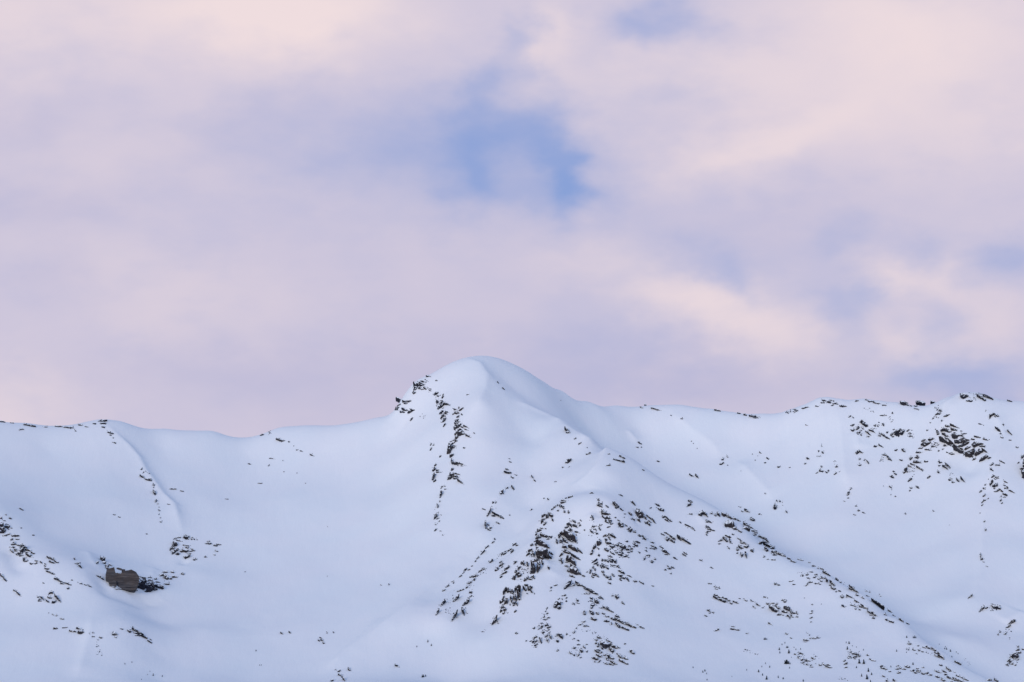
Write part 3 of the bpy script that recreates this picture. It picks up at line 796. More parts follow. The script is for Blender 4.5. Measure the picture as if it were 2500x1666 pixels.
outcrop('row of brown blocks slanting down from the top of the buttress dome', '''p 1461 1224.5 1470 1227.6 1470.5 1232.7 1464 1231.6 1460 1229.6;1459 1219 1464 1223 3;1458 1232 1470 1238 4;1479 1233 1485 1239 3;p 1468 1244 1473 1244 1480 1251 1490 1255 1485 1257 1475 1257 1469 1254;p 1469 1257 1477 1264 1483 1259 1490 1265 1485 1267 1477 1268 1471 1262;p 1485 1268 1493 1269 1492 1277.6 1489 1278.6;1478 1270 1485 1277.6 4;1490 1281 1496 1277 2.5;1482 1288 1489 1285 3;p 1508 1287 1509 1278.6 1514 1272.5 1522.5 1278.6 1522 1285.7 1518 1288 1515 1285;p 1525 1280.6 1529 1281 1532 1285 1527 1285;1501 1263 1504 1264 3;1508 1269 1511 1272 3;p 1533 1292 1537 1287 1544 1292 1539 1300 1537 1299.5;p 1544 1299 1547.5 1295 1553 1299.5 1547.5 1301;p 1556 1307 1560 1304 1565 1308 1561 1311;1566 1308 1572 1311 3;1566 1315 1577 1316 3;1571 1312 1577 1316 2''', 1)
outcrop('scatter of small dark flakes between the brown slanting slabs and the brown blocks', '''p 1444.5 1286 1447.6 1281 1454 1285 1447.6 1288;1445.5 1259 1449 1269 3;1462 1288 1466 1295 3;1442 1295 1449 1303 3;1454 1292 1456 1295 3;p 1455 1297 1460 1301 1461 1305 1455 1305;1460 1286 1465 1282 2;r 1440 1290 1465 1300 22 20 2.2;r 1440 1262 1446 1272 5 5 1.8''')
outcrop('two-piece slab high on the buttress dome between two rows of blocks', '''p 1495.5 1225.5 1501.6 1225.5 1512 1236.7 1508 1238 1505 1242 1501 1241 1504 1235 1498.6 1231.6;p 1513 1242 1516 1240 1521 1247 1515 1244''')
outcrop('reddish brown wedge with a comb of thin blades below it', '''p 1551.6 1249 1554.7 1242 1563 1245 1571 1254 1570 1261 1561 1265 1556 1261;p 1572 1260 1577 1261 1579 1269 1574 1266;1578 1257 1590 1267 2;1557 1267 1563 1273.5 4;p 1574 1273 1579 1276.5 1576 1280;1580 1273.5 1587 1283 4;1583 1271 1590 1275.5 2;1592.5 1266 1600 1277.5 1.5;1535 1251 1541 1257 5;1539 1267 1549.6 1268 2;1523 1255 1527 1255 2;1524 1263 2;p 1541 1225.5 1544.5 1223 1548.5 1227.5 1552 1233.7 1546.5 1229.6''', 1)
outcrop('two speckled lumps one above the other beyond the reddish wedge', '''p 1599.6 1229.6 1607 1230.6 1611 1236 1606 1236 1603 1234;p 1606 1242 1611 1239 1621 1244 1620 1248 1610 1248;p 1616 1265 1617 1258 1623 1259 1620 1265;p 1622 1268 1627 1267 1632 1273.5 1625 1271;1630 1267 1640 1272.5 3;1624 1260 1634 1269 2;1587 1241 1590 1240 2;r 1602 1238 1612 1244 6 6 2''')
outcrop('slanting group of blades in mid buttress face between brown blocks and hollow horseshoe', '''1614 1303 1622 1307 3;p 1621 1300.5 1626 1299 1634 1306 1630 1305;1635 1307 1648.6 1318 3;p 1626 1310 1629 1310 1632 1316 1630 1322 1626 1319;1632 1314 1646.5 1324.5 4;1653 1306 1687 1328 2;1654 1312 1663 1320 1.5;1664 1314 1669 1317 3;1677 1322 1685 1329 2.5;1659 1273 1663 1278 2;1672 1280 1686 1286 2;1689 1287 1694 1292 2.5;1695 1294 1697 1296 2;r 1665 1280 1692 1292 8 10 2''')
outcrop('roof-shaped rock with a hanging tail in the buttress face above the speckled cluster', '''p 1470 1311 1477 1305 1485 1305 1481 1310 1475 1310;p 1485 1303.5 1492.5 1301.5 1498.6 1307 1504 1312 1499.6 1314 1494.5 1310;1485 1310 1490.5 1319 2.5;p 1476 1314 1482 1316 1483 1321.5 1478 1321.5;p 1478 1322.5 1487 1321.5 1492.5 1326.5 1483 1331;p 1457 1322 1464 1316 1468 1326 1462 1333 1457 1332;p 1449.6 1331 1452.7 1328.7 1455 1336 1448.6 1342.5 1446.5 1339;1443.5 1354.7 1447 1342.5 4;p 1475 1339 1481 1338 1487 1344.5 1483 1348 1477 1343.5;1459 1337 1462 1342 2''', 1)
outcrop('large speckled cluster of many small dark rocks in the centre of the buttress', '''p 1488 1332 1497.6 1329 1500.6 1334 1493.5 1339;p 1500.6 1330 1505.7 1326.6 1510 1329 1507 1334;1511 1326 1518 1327 3;p 1511 1333 1521 1329 1528 1335 1523 1340 1515 1337;p 1514 1338 1522 1340 1518 1345.5 1512 1345.5;p 1524 1339 1532 1337 1537 1342.5 1530 1344.5;p 1534 1331 1538 1331 1540 1336 1535 1336;1538 1340 1543.5 1340 5;1539 1347 1543.5 1346 5;1531 1347 1536 1349 4;p 1491 1349.6 1495.5 1347.6 1501.6 1354.7 1495.5 1353.7;p 1502 1347.6 1508 1346.5 1509 1351.6 1504 1351.6;1510 1353 1518 1356 6;1512 1347.6 1522 1351 4;p 1520 1359 1525 1353.7 1532 1354.7 1529 1360 1522 1361;1533 1361 1536 1361 2.5;1528 1322 1533 1321 4;p 1544 1325 1548.6 1324 1552.7 1327 1547.6 1328;p 1546.5 1320 1555.7 1321 1563 1325 1555.7 1326;1548 1330 1556 1331 5;1546 1336 1549 1333 3;r 1490 1335 1540 1348 24 60 2.2''')
outcrop('curled cluster of rocks just under the large speckled cluster', '''p 1484 1358 1489 1355 1496 1361 1490 1361;p 1487 1367 1491.4 1362 1497.5 1366 1495.5 1374 1490.4 1373;p 1498.6 1369 1504.7 1365 1505.7 1376 1499.6 1374;1470 1365 1470.5 1370 4;1474 1368 1480 1367 5;1481 1367 1485 1373 4;1462 1353 1463 1358 4;p 1468.5 1375 1475 1378 1480 1383 1473 1388 1471 1382;1480 1384 1485 1390 4;1465 1379 1469.5 1388 2;p 1492 1381 1495.5 1378 1499.6 1382 1495.5 1383;1501.6 1385 1510 1381 4;1510 1381 1511 1387 2.5;p 1468 1394.5 1472 1392 1474.6 1397.5 1471 1400;1473 1400.6 1476 1406 3.5;1480 1405 1484 1411 5;p 1485 1416 1489.4 1405 1493.5 1416;1493.5 1400.6 1499.6 1408 2.5;1485 1421 1491 1426 3;
p 1509 1393.5 1515 1391 1523 1396.5 1525 1401.6 1518 1399.6;p 1509 1405.7 1515 1399.6 1520 1405.7 1515 1410;1519 1411 1526 1409 6;1513 1413 1517 1418 3;p 1530 1404.7 1533 1403 1542.5 1409 1537 1408;1531 1412 1536 1419 3.5;p 1545.5 1418 1549.6 1416 1555.7 1418.5 1549.6 1422.6;1561 1419 1572 1426 2;1591 1430 1596 1431 2;r 1480 1365 1500 1385 16 18 2''')
outcrop('comb of short blades on the edge of the curled cluster, facing the brown slabs', '''1444.5 1375 1457.7 1365 2.5;p 1447.5 1379 1453.7 1371 1460 1372 1453.7 1378;1458 1377 1460 1382 3;p 1445.5 1384 1449 1381 1450.6 1387 1447.5 1389;1452.6 1388 1453 1393.5 3;p 1438 1400.6 1440 1391 1444 1389 1442 1400.6;p 1445.5 1397.5 1451.6 1398.5 1453.7 1406.7 1448.6 1406.7;1444.5 1405.7 1449.6 1410 3;1453.7 1400.6 1461 1409 3;1432 1398 1434 1396 2''')
outcrop('open scatter of dark chips on snow below the slanting group of blades', '''p 1587 1331 1595.5 1332 1603.7 1338 1593.5 1336;1593.5 1338 1598.6 1341 4;1586 1339 1590 1338 3;1588.6 1323 1595.5 1325 3;p 1617 1341.5 1620 1340 1635 1352.7 1629 1349.6 1618 1347.6;1621.6 1353 1630 1354 2.5;1610 1333 1618 1338 1.5;p 1575 1343.5 1578 1341.5 1580.7 1347.6 1577.7 1346.5;1576 1337 1580 1338 2;1561 1350 1563 1349 3;1571 1368 1576 1359 3;1578 1356 1586 1355 4;1582 1360 1585 1359 3;p 1588 1373 1591.5 1367 1595.5 1370 1592.5 1375.6;1596.6 1364 1600.6 1366 4;p 1643.5 1360 1648.6 1361 1653.7 1366 1646.5 1364;p 1629 1388 1633 1384 1639.5 1388 1632 1391.5;1639.5 1383 1644.5 1387 4;1622 1392.5 1625 1390 3.5;1635.5 1399.6 1639.5 1401.6 3;1629 1380 1632 1384 2.5;1666 1351 1675 1358 2;1669 1348 1678 1354 1.5;1707 1366 1715 1370 1.5;1735 1385 1741 1388 1.5''')
outcrop('lone tuft of rock chips on the empty snow below the curled cluster', '''p 1501.6 1451.7 1506.8 1451.7 1510.8 1458 1505.7 1464 1502.7 1458;1493 1455 1496 1453 3;1518 1469 1524.6 1476 2;r 1503 1453 1508 1462 6 6 1.8''')
outcrop('arched rock bridge at the upper shoulder of the buttress crest', '''p 1679.6 1221.7 1684.6 1219 1691 1225.5 1683.4 1227.4;1675.7 1237 1687 1229 4;1677 1255 1690 1255 2.5;p 1704.4 1257.4 1707.6 1249.8 1714 1246.6 1716.6 1251 1711.5 1261 1707.6 1258.7;p 1715 1248.5 1721.7 1248.5 1728 1262.5 1723 1256 1718 1255;1732 1253.6 1739.5 1253.6 4;1746 1256 1748.5 1260 4;1751 1250 1757 1261 4;p 1723 1275 1723.6 1268 1728 1271 1729 1276.5;1730 1271.5 1738 1277 3;p 1723 1288 1724 1281.6 1729 1284 1734.4 1289 1728 1289;1726.7 1290.6 1744.6 1296 2.5;1724 1302 1728 1297 3;1728 1297 1735 1297 3;1724 1303 1726.5 1308 2''')
outcrop('rounded dark boulder mass on the buttress crest with a tail of blocks', '''p 1761 1251.7 1765 1250.4 1772.7 1256 1767.6 1262 1764 1258.7;1772.7 1256 1786.7 1266 3.5;1787 1265 1797 1267.6 4;p 1798 1267.6 1803 1267.6 1808.4 1273 1801 1271;p 1769 1288 1771.4 1275 1779 1269.5 1788 1271.4 1792.5 1279 1793 1287 1788 1288 1775 1287;p 1786.7 1287 1797 1287 1801 1293 1793 1294;1803 1294 1810 1299.5 3.5;p 1812 1293 1815 1287 1822.5 1285.5 1831.4 1290.6 1829 1294.4 1818.6 1292;1815 1274 1827.5 1285.5 3.5;1829 1284 1839 1290.6 1.5;1834.6 1294.4 1846.7 1295.7 4;1838 1303 1845.5 1304.6 5;1841.6 1298 1849 1301 4''', 1)
outcrop('long slanting blades lying along the buttress crest below the rounded boulder mass', '''p 1848.6 1311 1853 1306.5 1859.5 1308.4 1854.4 1312;1857 1308 1871 1316 4;1869.7 1315 1878 1324.4 2;p 1850.5 1327.6 1854.4 1322.5 1862 1322.5 1857 1326 1852.5 1330;1862 1321 1890 1336.5 3;p 1866 1334 1869.7 1332.7 1876 1344 1871 1346.7 1867 1340;p 1883 1346.7 1885 1342 1894 1348 1890 1352;p 1893 1345 1903 1349 1918 1357.5 1909 1357 1896.5 1350.5;1886 1354.4 1895 1354.4 3.5;1881 1333 1890 1337 4;1880 1339 1885 1338 3;1863 1361 1867 1358 2.5;1874 1365 3;1883 1366 1892.5 1367 3''')
outcrop('hollow horseshoe of rock on the face below the rounded boulder mass', '''p 1764 1312 1767.6 1308.4 1772.7 1313.5 1776.5 1322.5 1772.7 1323.7 1769 1317;p 1770 1306.5 1779 1307 1785 1312 1780 1313.5;1780 1315 1785 1326 3;1753.5 1322.5 1762.5 1317 3;1755 1329 1756 1326 3;1787 1304 1791 1305 3;1778 1336 1781 1341 2''')
outcrop('ragged rock cluster with hanging points between hollow horseshoe and crest blades', '''p 1807 1323.7 1812 1322.5 1815 1327.6 1808 1327.6;p 1802 1332.7 1806 1330 1815 1338 1811 1340 1804.6 1338;p 1816 1334 1822.5 1326 1827.5 1332.7 1823.7 1339;p 1797.6 1344 1799.5 1335 1804.6 1341.6 1801 1345.5;p 1807 1348 1814 1352 1811.6 1361 1809 1357;p 1818 1346.7 1822 1348 1823.7 1364 1820 1355.7;1834 1341.6 1838.4 1348 5;1801 1313.5 1807 1317 3;1798 1351 1801 1350 3;1807 1319 1827 1330 1.5''')
outcrop('slanting bar of small rocks on the open snow above the lens-shaped crag', '''1729 1424 1737 1425.5 2.5;1743 1432 1751 1434 2;1755 1436 1758 1437 2;1745 1438 1752 1438 2;1743 1452 1751 1453.6 3;1741 1455 1755 1464 3;1753.6 1456 1774 1462.5 4;p 1755 1464 1760 1460 1767.6 1462.5 1774 1469 1769 1471.4;1776.5 1466 1781.6 1466 3;1781.6 1470 1787 1475 2.5;1789 1466 1803 1474 2;1794 1469 1798 1471 3;1804 1461 1808 1462 2.5;1817 1462.5 1823.7 1467.6 3;1832.6 1465 1841.6 1469.5 1.5;1846 1473 1855 1480 2.5;1860 1484 1864.5 1484 2.5;1837.7 1479 1845 1485.5 1.5;r 1750 1455 1785 1472 8 16 2''')
outcrop('lens-shaped crag with one broad smooth grey face on the lower buttress', '''p 1877 1479 1887.4 1475 1895 1484 1905.4 1496 1894 1495 1883.7 1488;p 1870 1471.4 1877 1471.4 1877 1477 1872 1476.5;p 1879.8 1472.7 1887.4 1469.5 1892.5 1474 1886 1474;p 1892.5 1476.5 1904 1481.6 1906.6 1486.7 1900 1488;p 1908 1492 1913 1488 1920.6 1493 1924.5 1498 1914 1495.6;p 1915.5 1477.8 1923 1479 1932 1489 1929.6 1494.4 1922 1489 1913 1483;p 1928.4 1489 1933.4 1493 1933.4 1500.7 1929.6 1495.6;1934.7 1495.6 1941 1498 4;p 1929.6 1499.5 1938.5 1508.4 1933.4 1506;1922 1502 1929.6 1507 4;p 1943 1493 1946 1493 1948.7 1500.7 1945.5 1500.7;1944 1506 1947 1505 5;1898 1501 1905 1499.5 5;1909 1501 1914 1502 2.5;1908 1466 1915.5 1465 4;1914 1470 1919 1467.6 5;1895 1474 1899 1475 3;1864.5 1457 1873 1459 3;1927 1509 1929 1511 3''', 1)
outcrop('small cushion of chips on the snow below the slanting bar of rocks', '''1720.4 1502 1727 1505 3;1727 1489 1733 1492 4;1731 1497 1734 1496 3;1738 1494 1743 1496 3;1784 1535 1792 1535 4;1785.5 1529.5 1793 1530 2;1794 1536.5 1804.6 1539 2;1821 1546.7 1828 1547.5 1.5;1746 1541 1755 1534 2;1875 1519 1886 1526 1.2;1917.5 1546 1923 1549 2;1930 1556 1933.5 1559.5 1.5''')
outcrop('short level row of rocks on the snow below the lens-shaped crag', '''1962 1561 1973 1563 4;1963 1566 1968 1567 2.5;1977 1558 1980 1560 3;1984 1558 1992 1559 4;1993.5 1555.6 2000 1558 3;1976 1551 2.5;1970 1545 1973 1546 1.5''')
outcrop('broken line of dark ledges along the crest edge above the curved band', '''1923 1362 1929 1365 4;1930 1367 1942 1373 1.5;1954 1366 1961 1369 2;1947 1364 1953 1367 1.2;p 1982 1381 1986 1379 1991.5 1383 1985 1383;1973.6 1372.5 1979 1374.5 1.5;1997 1387 3;2002 1386 2010.5 1390 2;p 2008 1393.6 2014.4 1393.6 2021 1400 2027 1405 2017 1399;2040 1411 2046 1415.5 4;2050 1420 2053.5 1421.5 2.5;2060 1426 2;2073 1428 2096 1447 1.5;2072.5 1434 2082 1441.5 2.5;2089.7 1451 2095 1454 4;2102.5 1457 2110 1462 1.2;2113 1443 2116 1443.5 3;2121.6 1445 2125.5 1447 1.5;2115 1453.6 2123 1456 2;2126.7 1460.6 2160 1481.6 1.2;2167.5 1486.7 2177.7 1494.4 1.5;2179 1501 2185 1504 1.2;2194 1508 2205.8 1517.4 2;2212 1520 2220 1524 1.5;2148 1454 2152 1456 2''')
outcrop('curved band of dark blocks bending down to a brown knot on the crest', '''1967 1404 1973.6 1402 4;1958 1405.5 1961 1405.5 3;1977.4 1395.5 1985 1397 2.5;1989 1402.5 1995 1402.5 2.5;1985 1410 1990 1409 4;p 2001.7 1411.5 2004 1405 2008 1409 2004 1412.7;2008 1411 2014.4 1412 5;p 2015.7 1412.7 2022 1415 2019.5 1423.6 2017.6 1417.8;1996 1413 2000 1414 3;2004 1418 2007 1420 4;1970 1411 1978 1412 2.5;p 2025 1416.6 2031 1419 2038.6 1426.8 2038.6 1431 2033.5 1429 2031 1424;p 2028 1432 2033.5 1430.6 2041 1437.6 2036 1440.8 2031 1437;2025 1428 2029 1428 3;2041 1445 3;2046 1441 2052.6 1444 2;p 1971 1424 1975 1419 1981 1419 1986 1423 1980 1423;1967 1431 1972 1424 2;1990 1423.6 1998 1425.5 3;2000 1427 2004 1427 1.5;
p 2051 1455 2056.5 1452 2060 1455 2059 1461 2054 1460;2066 1452 2082 1460.6 1.5;2067 1458 2.5;p 2054 1477 2059 1477 2063.5 1484 2057.8 1481;r 1945 1400 1965 1405 9 12 1.8;r 1990 1405 2005 1415 8 10 2''')
outcrop('slanting train of chips and blades on the crest below the brown knot', '''2075.7 1476.5 2081 1478 3;p 2082.7 1477.8 2087 1477.8 2092 1481.6 2086 1481.6;2087 1485 2091 1486 3.5;2097.5 1487 2100.5 1489 3.5;2098.6 1479 2103.7 1483 4;2106 1483 2112.6 1485 3;2086 1465 2097 1471.4 2;2100.5 1474 2120 1487 1.5;p 2116.5 1489 2123 1492 2129 1499.5 2121.6 1496;2128 1493 2141 1505 3;2123 1501 2129 1503 2.5;2131 1507 2135.6 1510 3.5;r 2075 1468 2100 1480 10 14 2;p 2160.5 1511 2164 1508 2168 1516 2163.7 1516;2158.6 1499.5 2165 1502 2;2171 1515 2181.5 1520 4''')
outcrop('rubbly streak of rock among the small trees at the foot of the buttress', '''1938.5 1596 1944 1598.5 2;1951.6 1593 1961 1597.6 2;p 1947 1601 1950.7 1603 1953.5 1610 1949 1606;1957 1611.6 1961 1608 5;p 1964 1610 1970 1609 1972 1616 1965.6 1615;1971 1611 1978 1615 3;1957.7 1618 1963 1618 5;1967.5 1620 1973 1624 3;1978.7 1627.5 1985 1629 3;1980.6 1604 1990 1610.6 2;1991 1620 2;2000 1622 2005 1625.6 3.5;2008.6 1618 2013 1624.7 2;p 2014 1623.7 2021 1625.6 2028 1627.5 2031 1631.7 2022.6 1630;2018 1622 2027 1625.6 2;r 1945 1596 1965 1605 8 16 2;r 1960 1615 1985 1628 10 14 2;r 1985 1600 2000 1610 4 8 1.8;r 1818 1586 1850 1600 6 22 1.8''')
outcrop('compact rock knob with two tall trees beside it at the foot of the buttress', '''2074.6 1592 2079 1590 4;p 2079 1593.6 2085 1592 2086.7 1597 2081 1597;2086.7 1596 2092 1597 5;p 2094 1595.5 2097 1595.5 2101 1601 2097 1605;2084 1604 2091.4 1602 5;2072 1602 2075.5 1602 5;2070 1607.6 2073 1605 3.5;2077.5 1605 2079 1607 3;2086 1607 2088.6 1609.5 3;p 2058.7 1623.5 2062.4 1617 2069 1616 2067 1621.6 2061.5 1622.6;2059 1614 2063 1611.5 3.5;2060.6 1631 2068 1627 2;r 2070 1592 2095 1605 14 16 2;p 2115 1599 2117 1595.5 2122.7 1601 2118.5 1601.5;2123 1607.6 2126 1610 3.5;2127 1611 2138 1614 2.5;r 2048 1655 2070 1664 6 12 1.8''')
outcrop('chain of slanting rocks between the tall trees and the rounded blocks', '''p 2148.5 1627 2152 1622.6 2156 1625.4 2154 1629;2157 1631 2162.5 1632 4.5;2149.4 1629 2166 1634 2;2170 1639.4 2174.6 1640 3;2154 1648 2160.6 1652.5 2;2162.5 1660 2169 1664.6 3.5;2179.8 1658 2189.6 1664.6 3''')
outcrop('row of separate rounded blocks strung along the low snow at the buttress foot', '''p 2186.8 1628 2191.5 1623.5 2195 1624.4 2191.5 1627;2195 1631 2198 1631 5;2190 1633 2193.5 1632 5;2202 1633 2211 1634 3;2190.5 1643 2194.3 1642 3;2193.5 1640.4 2198 1642 4;p 2209 1627 2213 1624.4 2220.5 1625.4 2221.5 1629.6 2215.8 1631;p 2222.4 1637.5 2231.8 1634 2232.7 1637.5 2227 1640;p 2237.4 1635.7 2242 1634.7 2248 1636.6 2245 1642 2241 1640;2232.7 1642 2237.4 1643 4;2237.4 1631.5 2242 1633 2.5;p 2249.6 1629 2254 1626.4 2257 1630 2252.4 1631;2249.6 1643 2256 1644 5;2260.5 1643.5 2265 1641.5 5;2267.6 1648 2275 1647 4;
p 2282 1635 2289 1638 2298 1642 2288 1642;p 2283.5 1649.7 2288 1648.4 2294.4 1653.5 2288 1655;2298 1655 2308.4 1664 3;2302 1638 2309.7 1642 4;2306 1648 2311 1644.6 4;p 2311 1651 2318.6 1652 2326 1658.6 2315 1655;p 2326 1653.5 2335 1656 2346.6 1662 2350.5 1665.6 2337.7 1662;2335 1648.4 2343 1652 3.5;2345.4 1652 2351.7 1656 2.5;2351.7 1656 2364.5 1662 1.2;2309.7 1628 2322.4 1638 2;2318 1637 2323 1638.5 3;2293 1623 2300.7 1625 2.5;2329 1639.5 2332.6 1642 2;2329 1660 2334 1661.5 4;2318 1665 2325 1665 3''')
outcrop('slanting blades ending in a dark point above the row of rounded blocks', '''2217 1570.6 2224 1572 4;2218.5 1567 2.5;2240 1576 2243 1577 3;2252 1579.5 2261 1582 2;2261 1577 2270 1584 3;2272.7 1581 2285.4 1588.4 3;2289 1592 2294 1596 4;p 2281.6 1597 2288 1601 2294.4 1606 2285.4 1602.5;p 2289 1597.4 2302 1600 2305 1610 2299.5 1605;2281.6 1592 2289 1596 3;r 2209 1583 2220 1588 7 12 2;2228 1585 2234.4 1588 3;2242 1587 2246 1588 3.5;p 2249 1591 2252 1589 2256 1592 2252 1593;2237 1595.5 2.5;r 2262 1590 2275 1597 5 8 2;2330 1612.7 2346.6 1621.6 1.5;r 2355 1610 2368 1624 5 9 1.5''')
outcrop('brown speckled rock mass on the low spur below the far gully', '''p 2466.5 1600 2473 1593.6 2480.5 1592 2487 1600 2480.5 1606 2476.7 1611 2474 1603.8;2480.5 1588 2488 1584.6 5;2483 1595 2492 1592 4;2459 1615 2464 1609 4;2462.6 1619 2469 1612.7 2.5;2456 1624 2460 1620 2;2461 1625 3;2467.7 1623 2473 1620 3.5;2477 1625 2480 1622 3.5;2483 1612 2487 1609 3.5;2484 1580 2487 1577 3;2496 1587 2500 1585 4;r 2462 1610 2484 1618 14 16 2.2;2437 1550 2.5;2441 1544 2443 1541 3;2452 1549 2456 1546 4;2465 1560 2;2461.5 1524.7 2477.6 1513 4;2455 1534 2468 1525 2;r 2455 1535 2465 1550 12 10 2;2406.6 1662 2417 1657 2.5;2419 1662 2420 1658 2.5;2427 1656 2437 1665 2;2424 1665 3''', 1)
outcrop('low speckled rock patch at the bottom of the far gully', '''2390.5 1494 2403.4 1479.5 3;2406 1485 2411 1483 4;p 2419.5 1474.6 2442 1479.5 2442 1487.5 2426 1486;r 2395 1490 2440 1482 10 20 2.2;2363 1461.7 2374 1450 1.5''')
outcrop('thin upright string of rocks down the middle of the far gully', '''2402 1275 2404 1271 3;2405 1297 2407 1291 2.5;2394 1350 2394 1363 1.5;2395 1367 2398 1363 5;2400 1371 2403 1373 2;2407 1382 2412 1384 1.5;2392 1253 2394 1252 2''')
outcrop('long dark ledge on the skyline where the far rocky ridge rises from the saddle', '''2007 976.7 2017 979 3;p 2003.5 982.5 2007.6 981 2014.4 983 2013 985 2005 985;2020 981 2029 983 5;p 2032 985 2041 983.6 2046.6 987 2044 988 2037.4 986.5;2029 990.5 2035 989 3;p 2049 989 2056 989 2067 991.7 2058 994.5 2051 993;2027.6 977 2034.5 978.5 1.5;r 1916 1009 1946 1002 5 20 2.5;1941 1001 1947 1004 4;1990.5 991 1998 992.7 2.5;1959 997 1974 994 2''')
outcrop('thin dark ledge below a snow cap on the far rocky ridge', '''2112 975.6 2119.5 977 2;2119.5 979.6 2132.7 980.7 3.5;p 2131.5 983 2143 983 2153.4 987 2142 986.5;2153.4 989.4 2163.7 990 2.5;2086.8 980.7 2096 978 1.5;r 2110 995 2135 1008 5 9 1.8''')
outcrop('row of blunt dark teeth on the skyline of the far rocky ridge', '''p 2197 980 2208.5 979 2216.5 983.6 2213 989.4 2205 990 2199 986;2213 989 2219 989.4 3;2220 991.7 2225.7 991.7 3;2232 990.5 2239.5 991.7 3.5;2236.6 980 2257 983.7 6;2272 980 2282.5 982.5 5;2231.5 996.5 2244 1000 2;r 2222 983 2240 985 4 6 2''')
outcrop('flat-topped summit crag on the highest point of the far rocky ridge', '''p 2343.7 960.8 2356.5 962 2364 966 2351 974.8 2345 968.5;2359 978.6 2374 978.6 4;r 2360 963 2400 962 5 16 2.2;2384.5 963 2406 977 4;2400 963 2425 974.8 3;2458.5 976 2471 981 1.5;r 2360 968 2385 974 6 8 2''')
outcrop('thin dark ledges on the saddle between the summit and the far rocky ridge', '''1800 1007.5 1808 1010 3;1815.6 1011.4 1823 1014 4;1828 1014 1854 1019 3;1838.6 1019 1849 1021.6 2;1744 1000 1759.5 1003.7 2;1563 993.5 1569.6 996 2;1573 988 1577.6 989.5 3;1588.7 995 1611.6 1002.5 1.2;1637 1014 1640 1015.5 1.5;1664 1022.6 1667 1023 2.5''')
outcrop('arc of dark slabs and speckled flutes across the upper far rocky face', '''2072 1019 2077.6 1015 2.5;2082 1019 2084.5 1021.6 2;p 2100.5 1030.7 2105 1025.5 2115.5 1035 2119 1041 2114 1043 2107.4 1037.6;p 2120.6 1048 2128 1046.8 2136.7 1057.7 2129 1053.6 2122 1050.8;p 2113 1052.5 2119 1054.8 2127 1064 2121 1060.5;2118 1066 2122 1067 3.5;2078.7 1050 2084.5 1050 5;2080 1040 2084.5 1035 4;2090 1050 2096 1042 4;2095 1055 2099 1056 5;2092.5 1056 2095 1060.5 3;2101.7 1060 2103 1064 2.5;r 2090 1042 2108 1052 14 20 2.2;r 2080 1036 2084 1052 8 12 2.2;p 2145 1061.7 2147.6 1055.4 2150.5 1067.4 2144 1064;2152 1058 2160 1065 4;p 2159 1064 2166 1066 2174 1073.7 2163.7 1069.7;r 2135 1037 2146 1044 9 18 2.4;2155.6 1033 2158 1040 4;2165 1057 2168 1053.6 4;2177 1009 2180 1010 3;2148.7 1014.6 2165 1014.6 2;r 2168 1022 2180 1028 8 10 2;
p 2182 1054.8 2190 1049 2198 1046.8 2207 1050 2202.7 1061.7 2195.8 1059.4 2192.4 1066 2186.6 1062.8;2175 1064 2179.8 1058 4;2177.5 1067 2182 1066 3;r 2178 1052 2195 1066 12 16 2.2;2214 1053.6 2218.8 1049 3;2220 1066 2227 1065 4;2221 1060 2225 1058 3;r 2220 1055 2230 1070 10 14 2.2''')
outcrop('small arched and wedge-shaped rocks scattered over the middle of the far rocky face', '''p 2088.5 1104 2097.4 1098.5 2106 1106 2098.7 1103 2091.6 1110;2096.7 1123 2100.5 1119.5 3;2096 1136 2101 1134.5 4;p 2115 1122.7 2120 1127 2121.6 1134 2118 1128.5;2110 1123.5 3;2133 1090 2139.5 1089 4;2144.6 1085 2157 1093 1.5;p 2154 1110.6 2160 1106 2165 1114 2158.6 1112.5;2165 1112 2177.7 1126 2;2168.8 1119.5 2176.5 1124.6 3;2184 1099.5 2190 1098 4;p 2200.6 1096.6 2205.7 1094 2211 1104 2205.7 1104;p 2195.5 1122 2202 1121 2205 1126.6 2199.4 1125;r 2148 1120 2158 1126 10 14 2;p 2179 1151 2181.5 1148 2186 1153 2182 1153;2183 1155 2188.5 1159 3;p 2174 1164 2177.7 1160 2184 1167 2179 1168''')
outcrop('cluster of dark knobs on the smooth snow flutes beside the far rocky face', '''p 1999 1150 2003 1144 2009 1149 2013 1150 2008 1153;2004 1138 2007 1141 4;2016 1152 2020 1155 4;2021.5 1148 2024.6 1150 3;1992 1156 1996 1153 3;r 2034 1127 2042 1130 6 8 2;p 2038.7 1140.6 2042.5 1136 2047 1142.5 2042.5 1141;2036 1159 2042.5 1154 2;2049 1152 1.5;2007 1102 2010 1107 3;1998 1100 2001 1101 3;2005.5 1089 2;1995 1114 2;2000 1114.5 2;2004 1115 1.5;2069 1209 2072.5 1200 4;2075.7 1196 2079 1191 2;2069 1217 2072 1215 2.5;2062 1224 2.5;p 2093 1247 2096 1243 2100 1247 2095 1249;2105 1250 2109.5 1253 2.5;2088 1236 2091 1235 2.5;2086 1257 2090 1258.5 1.5''')
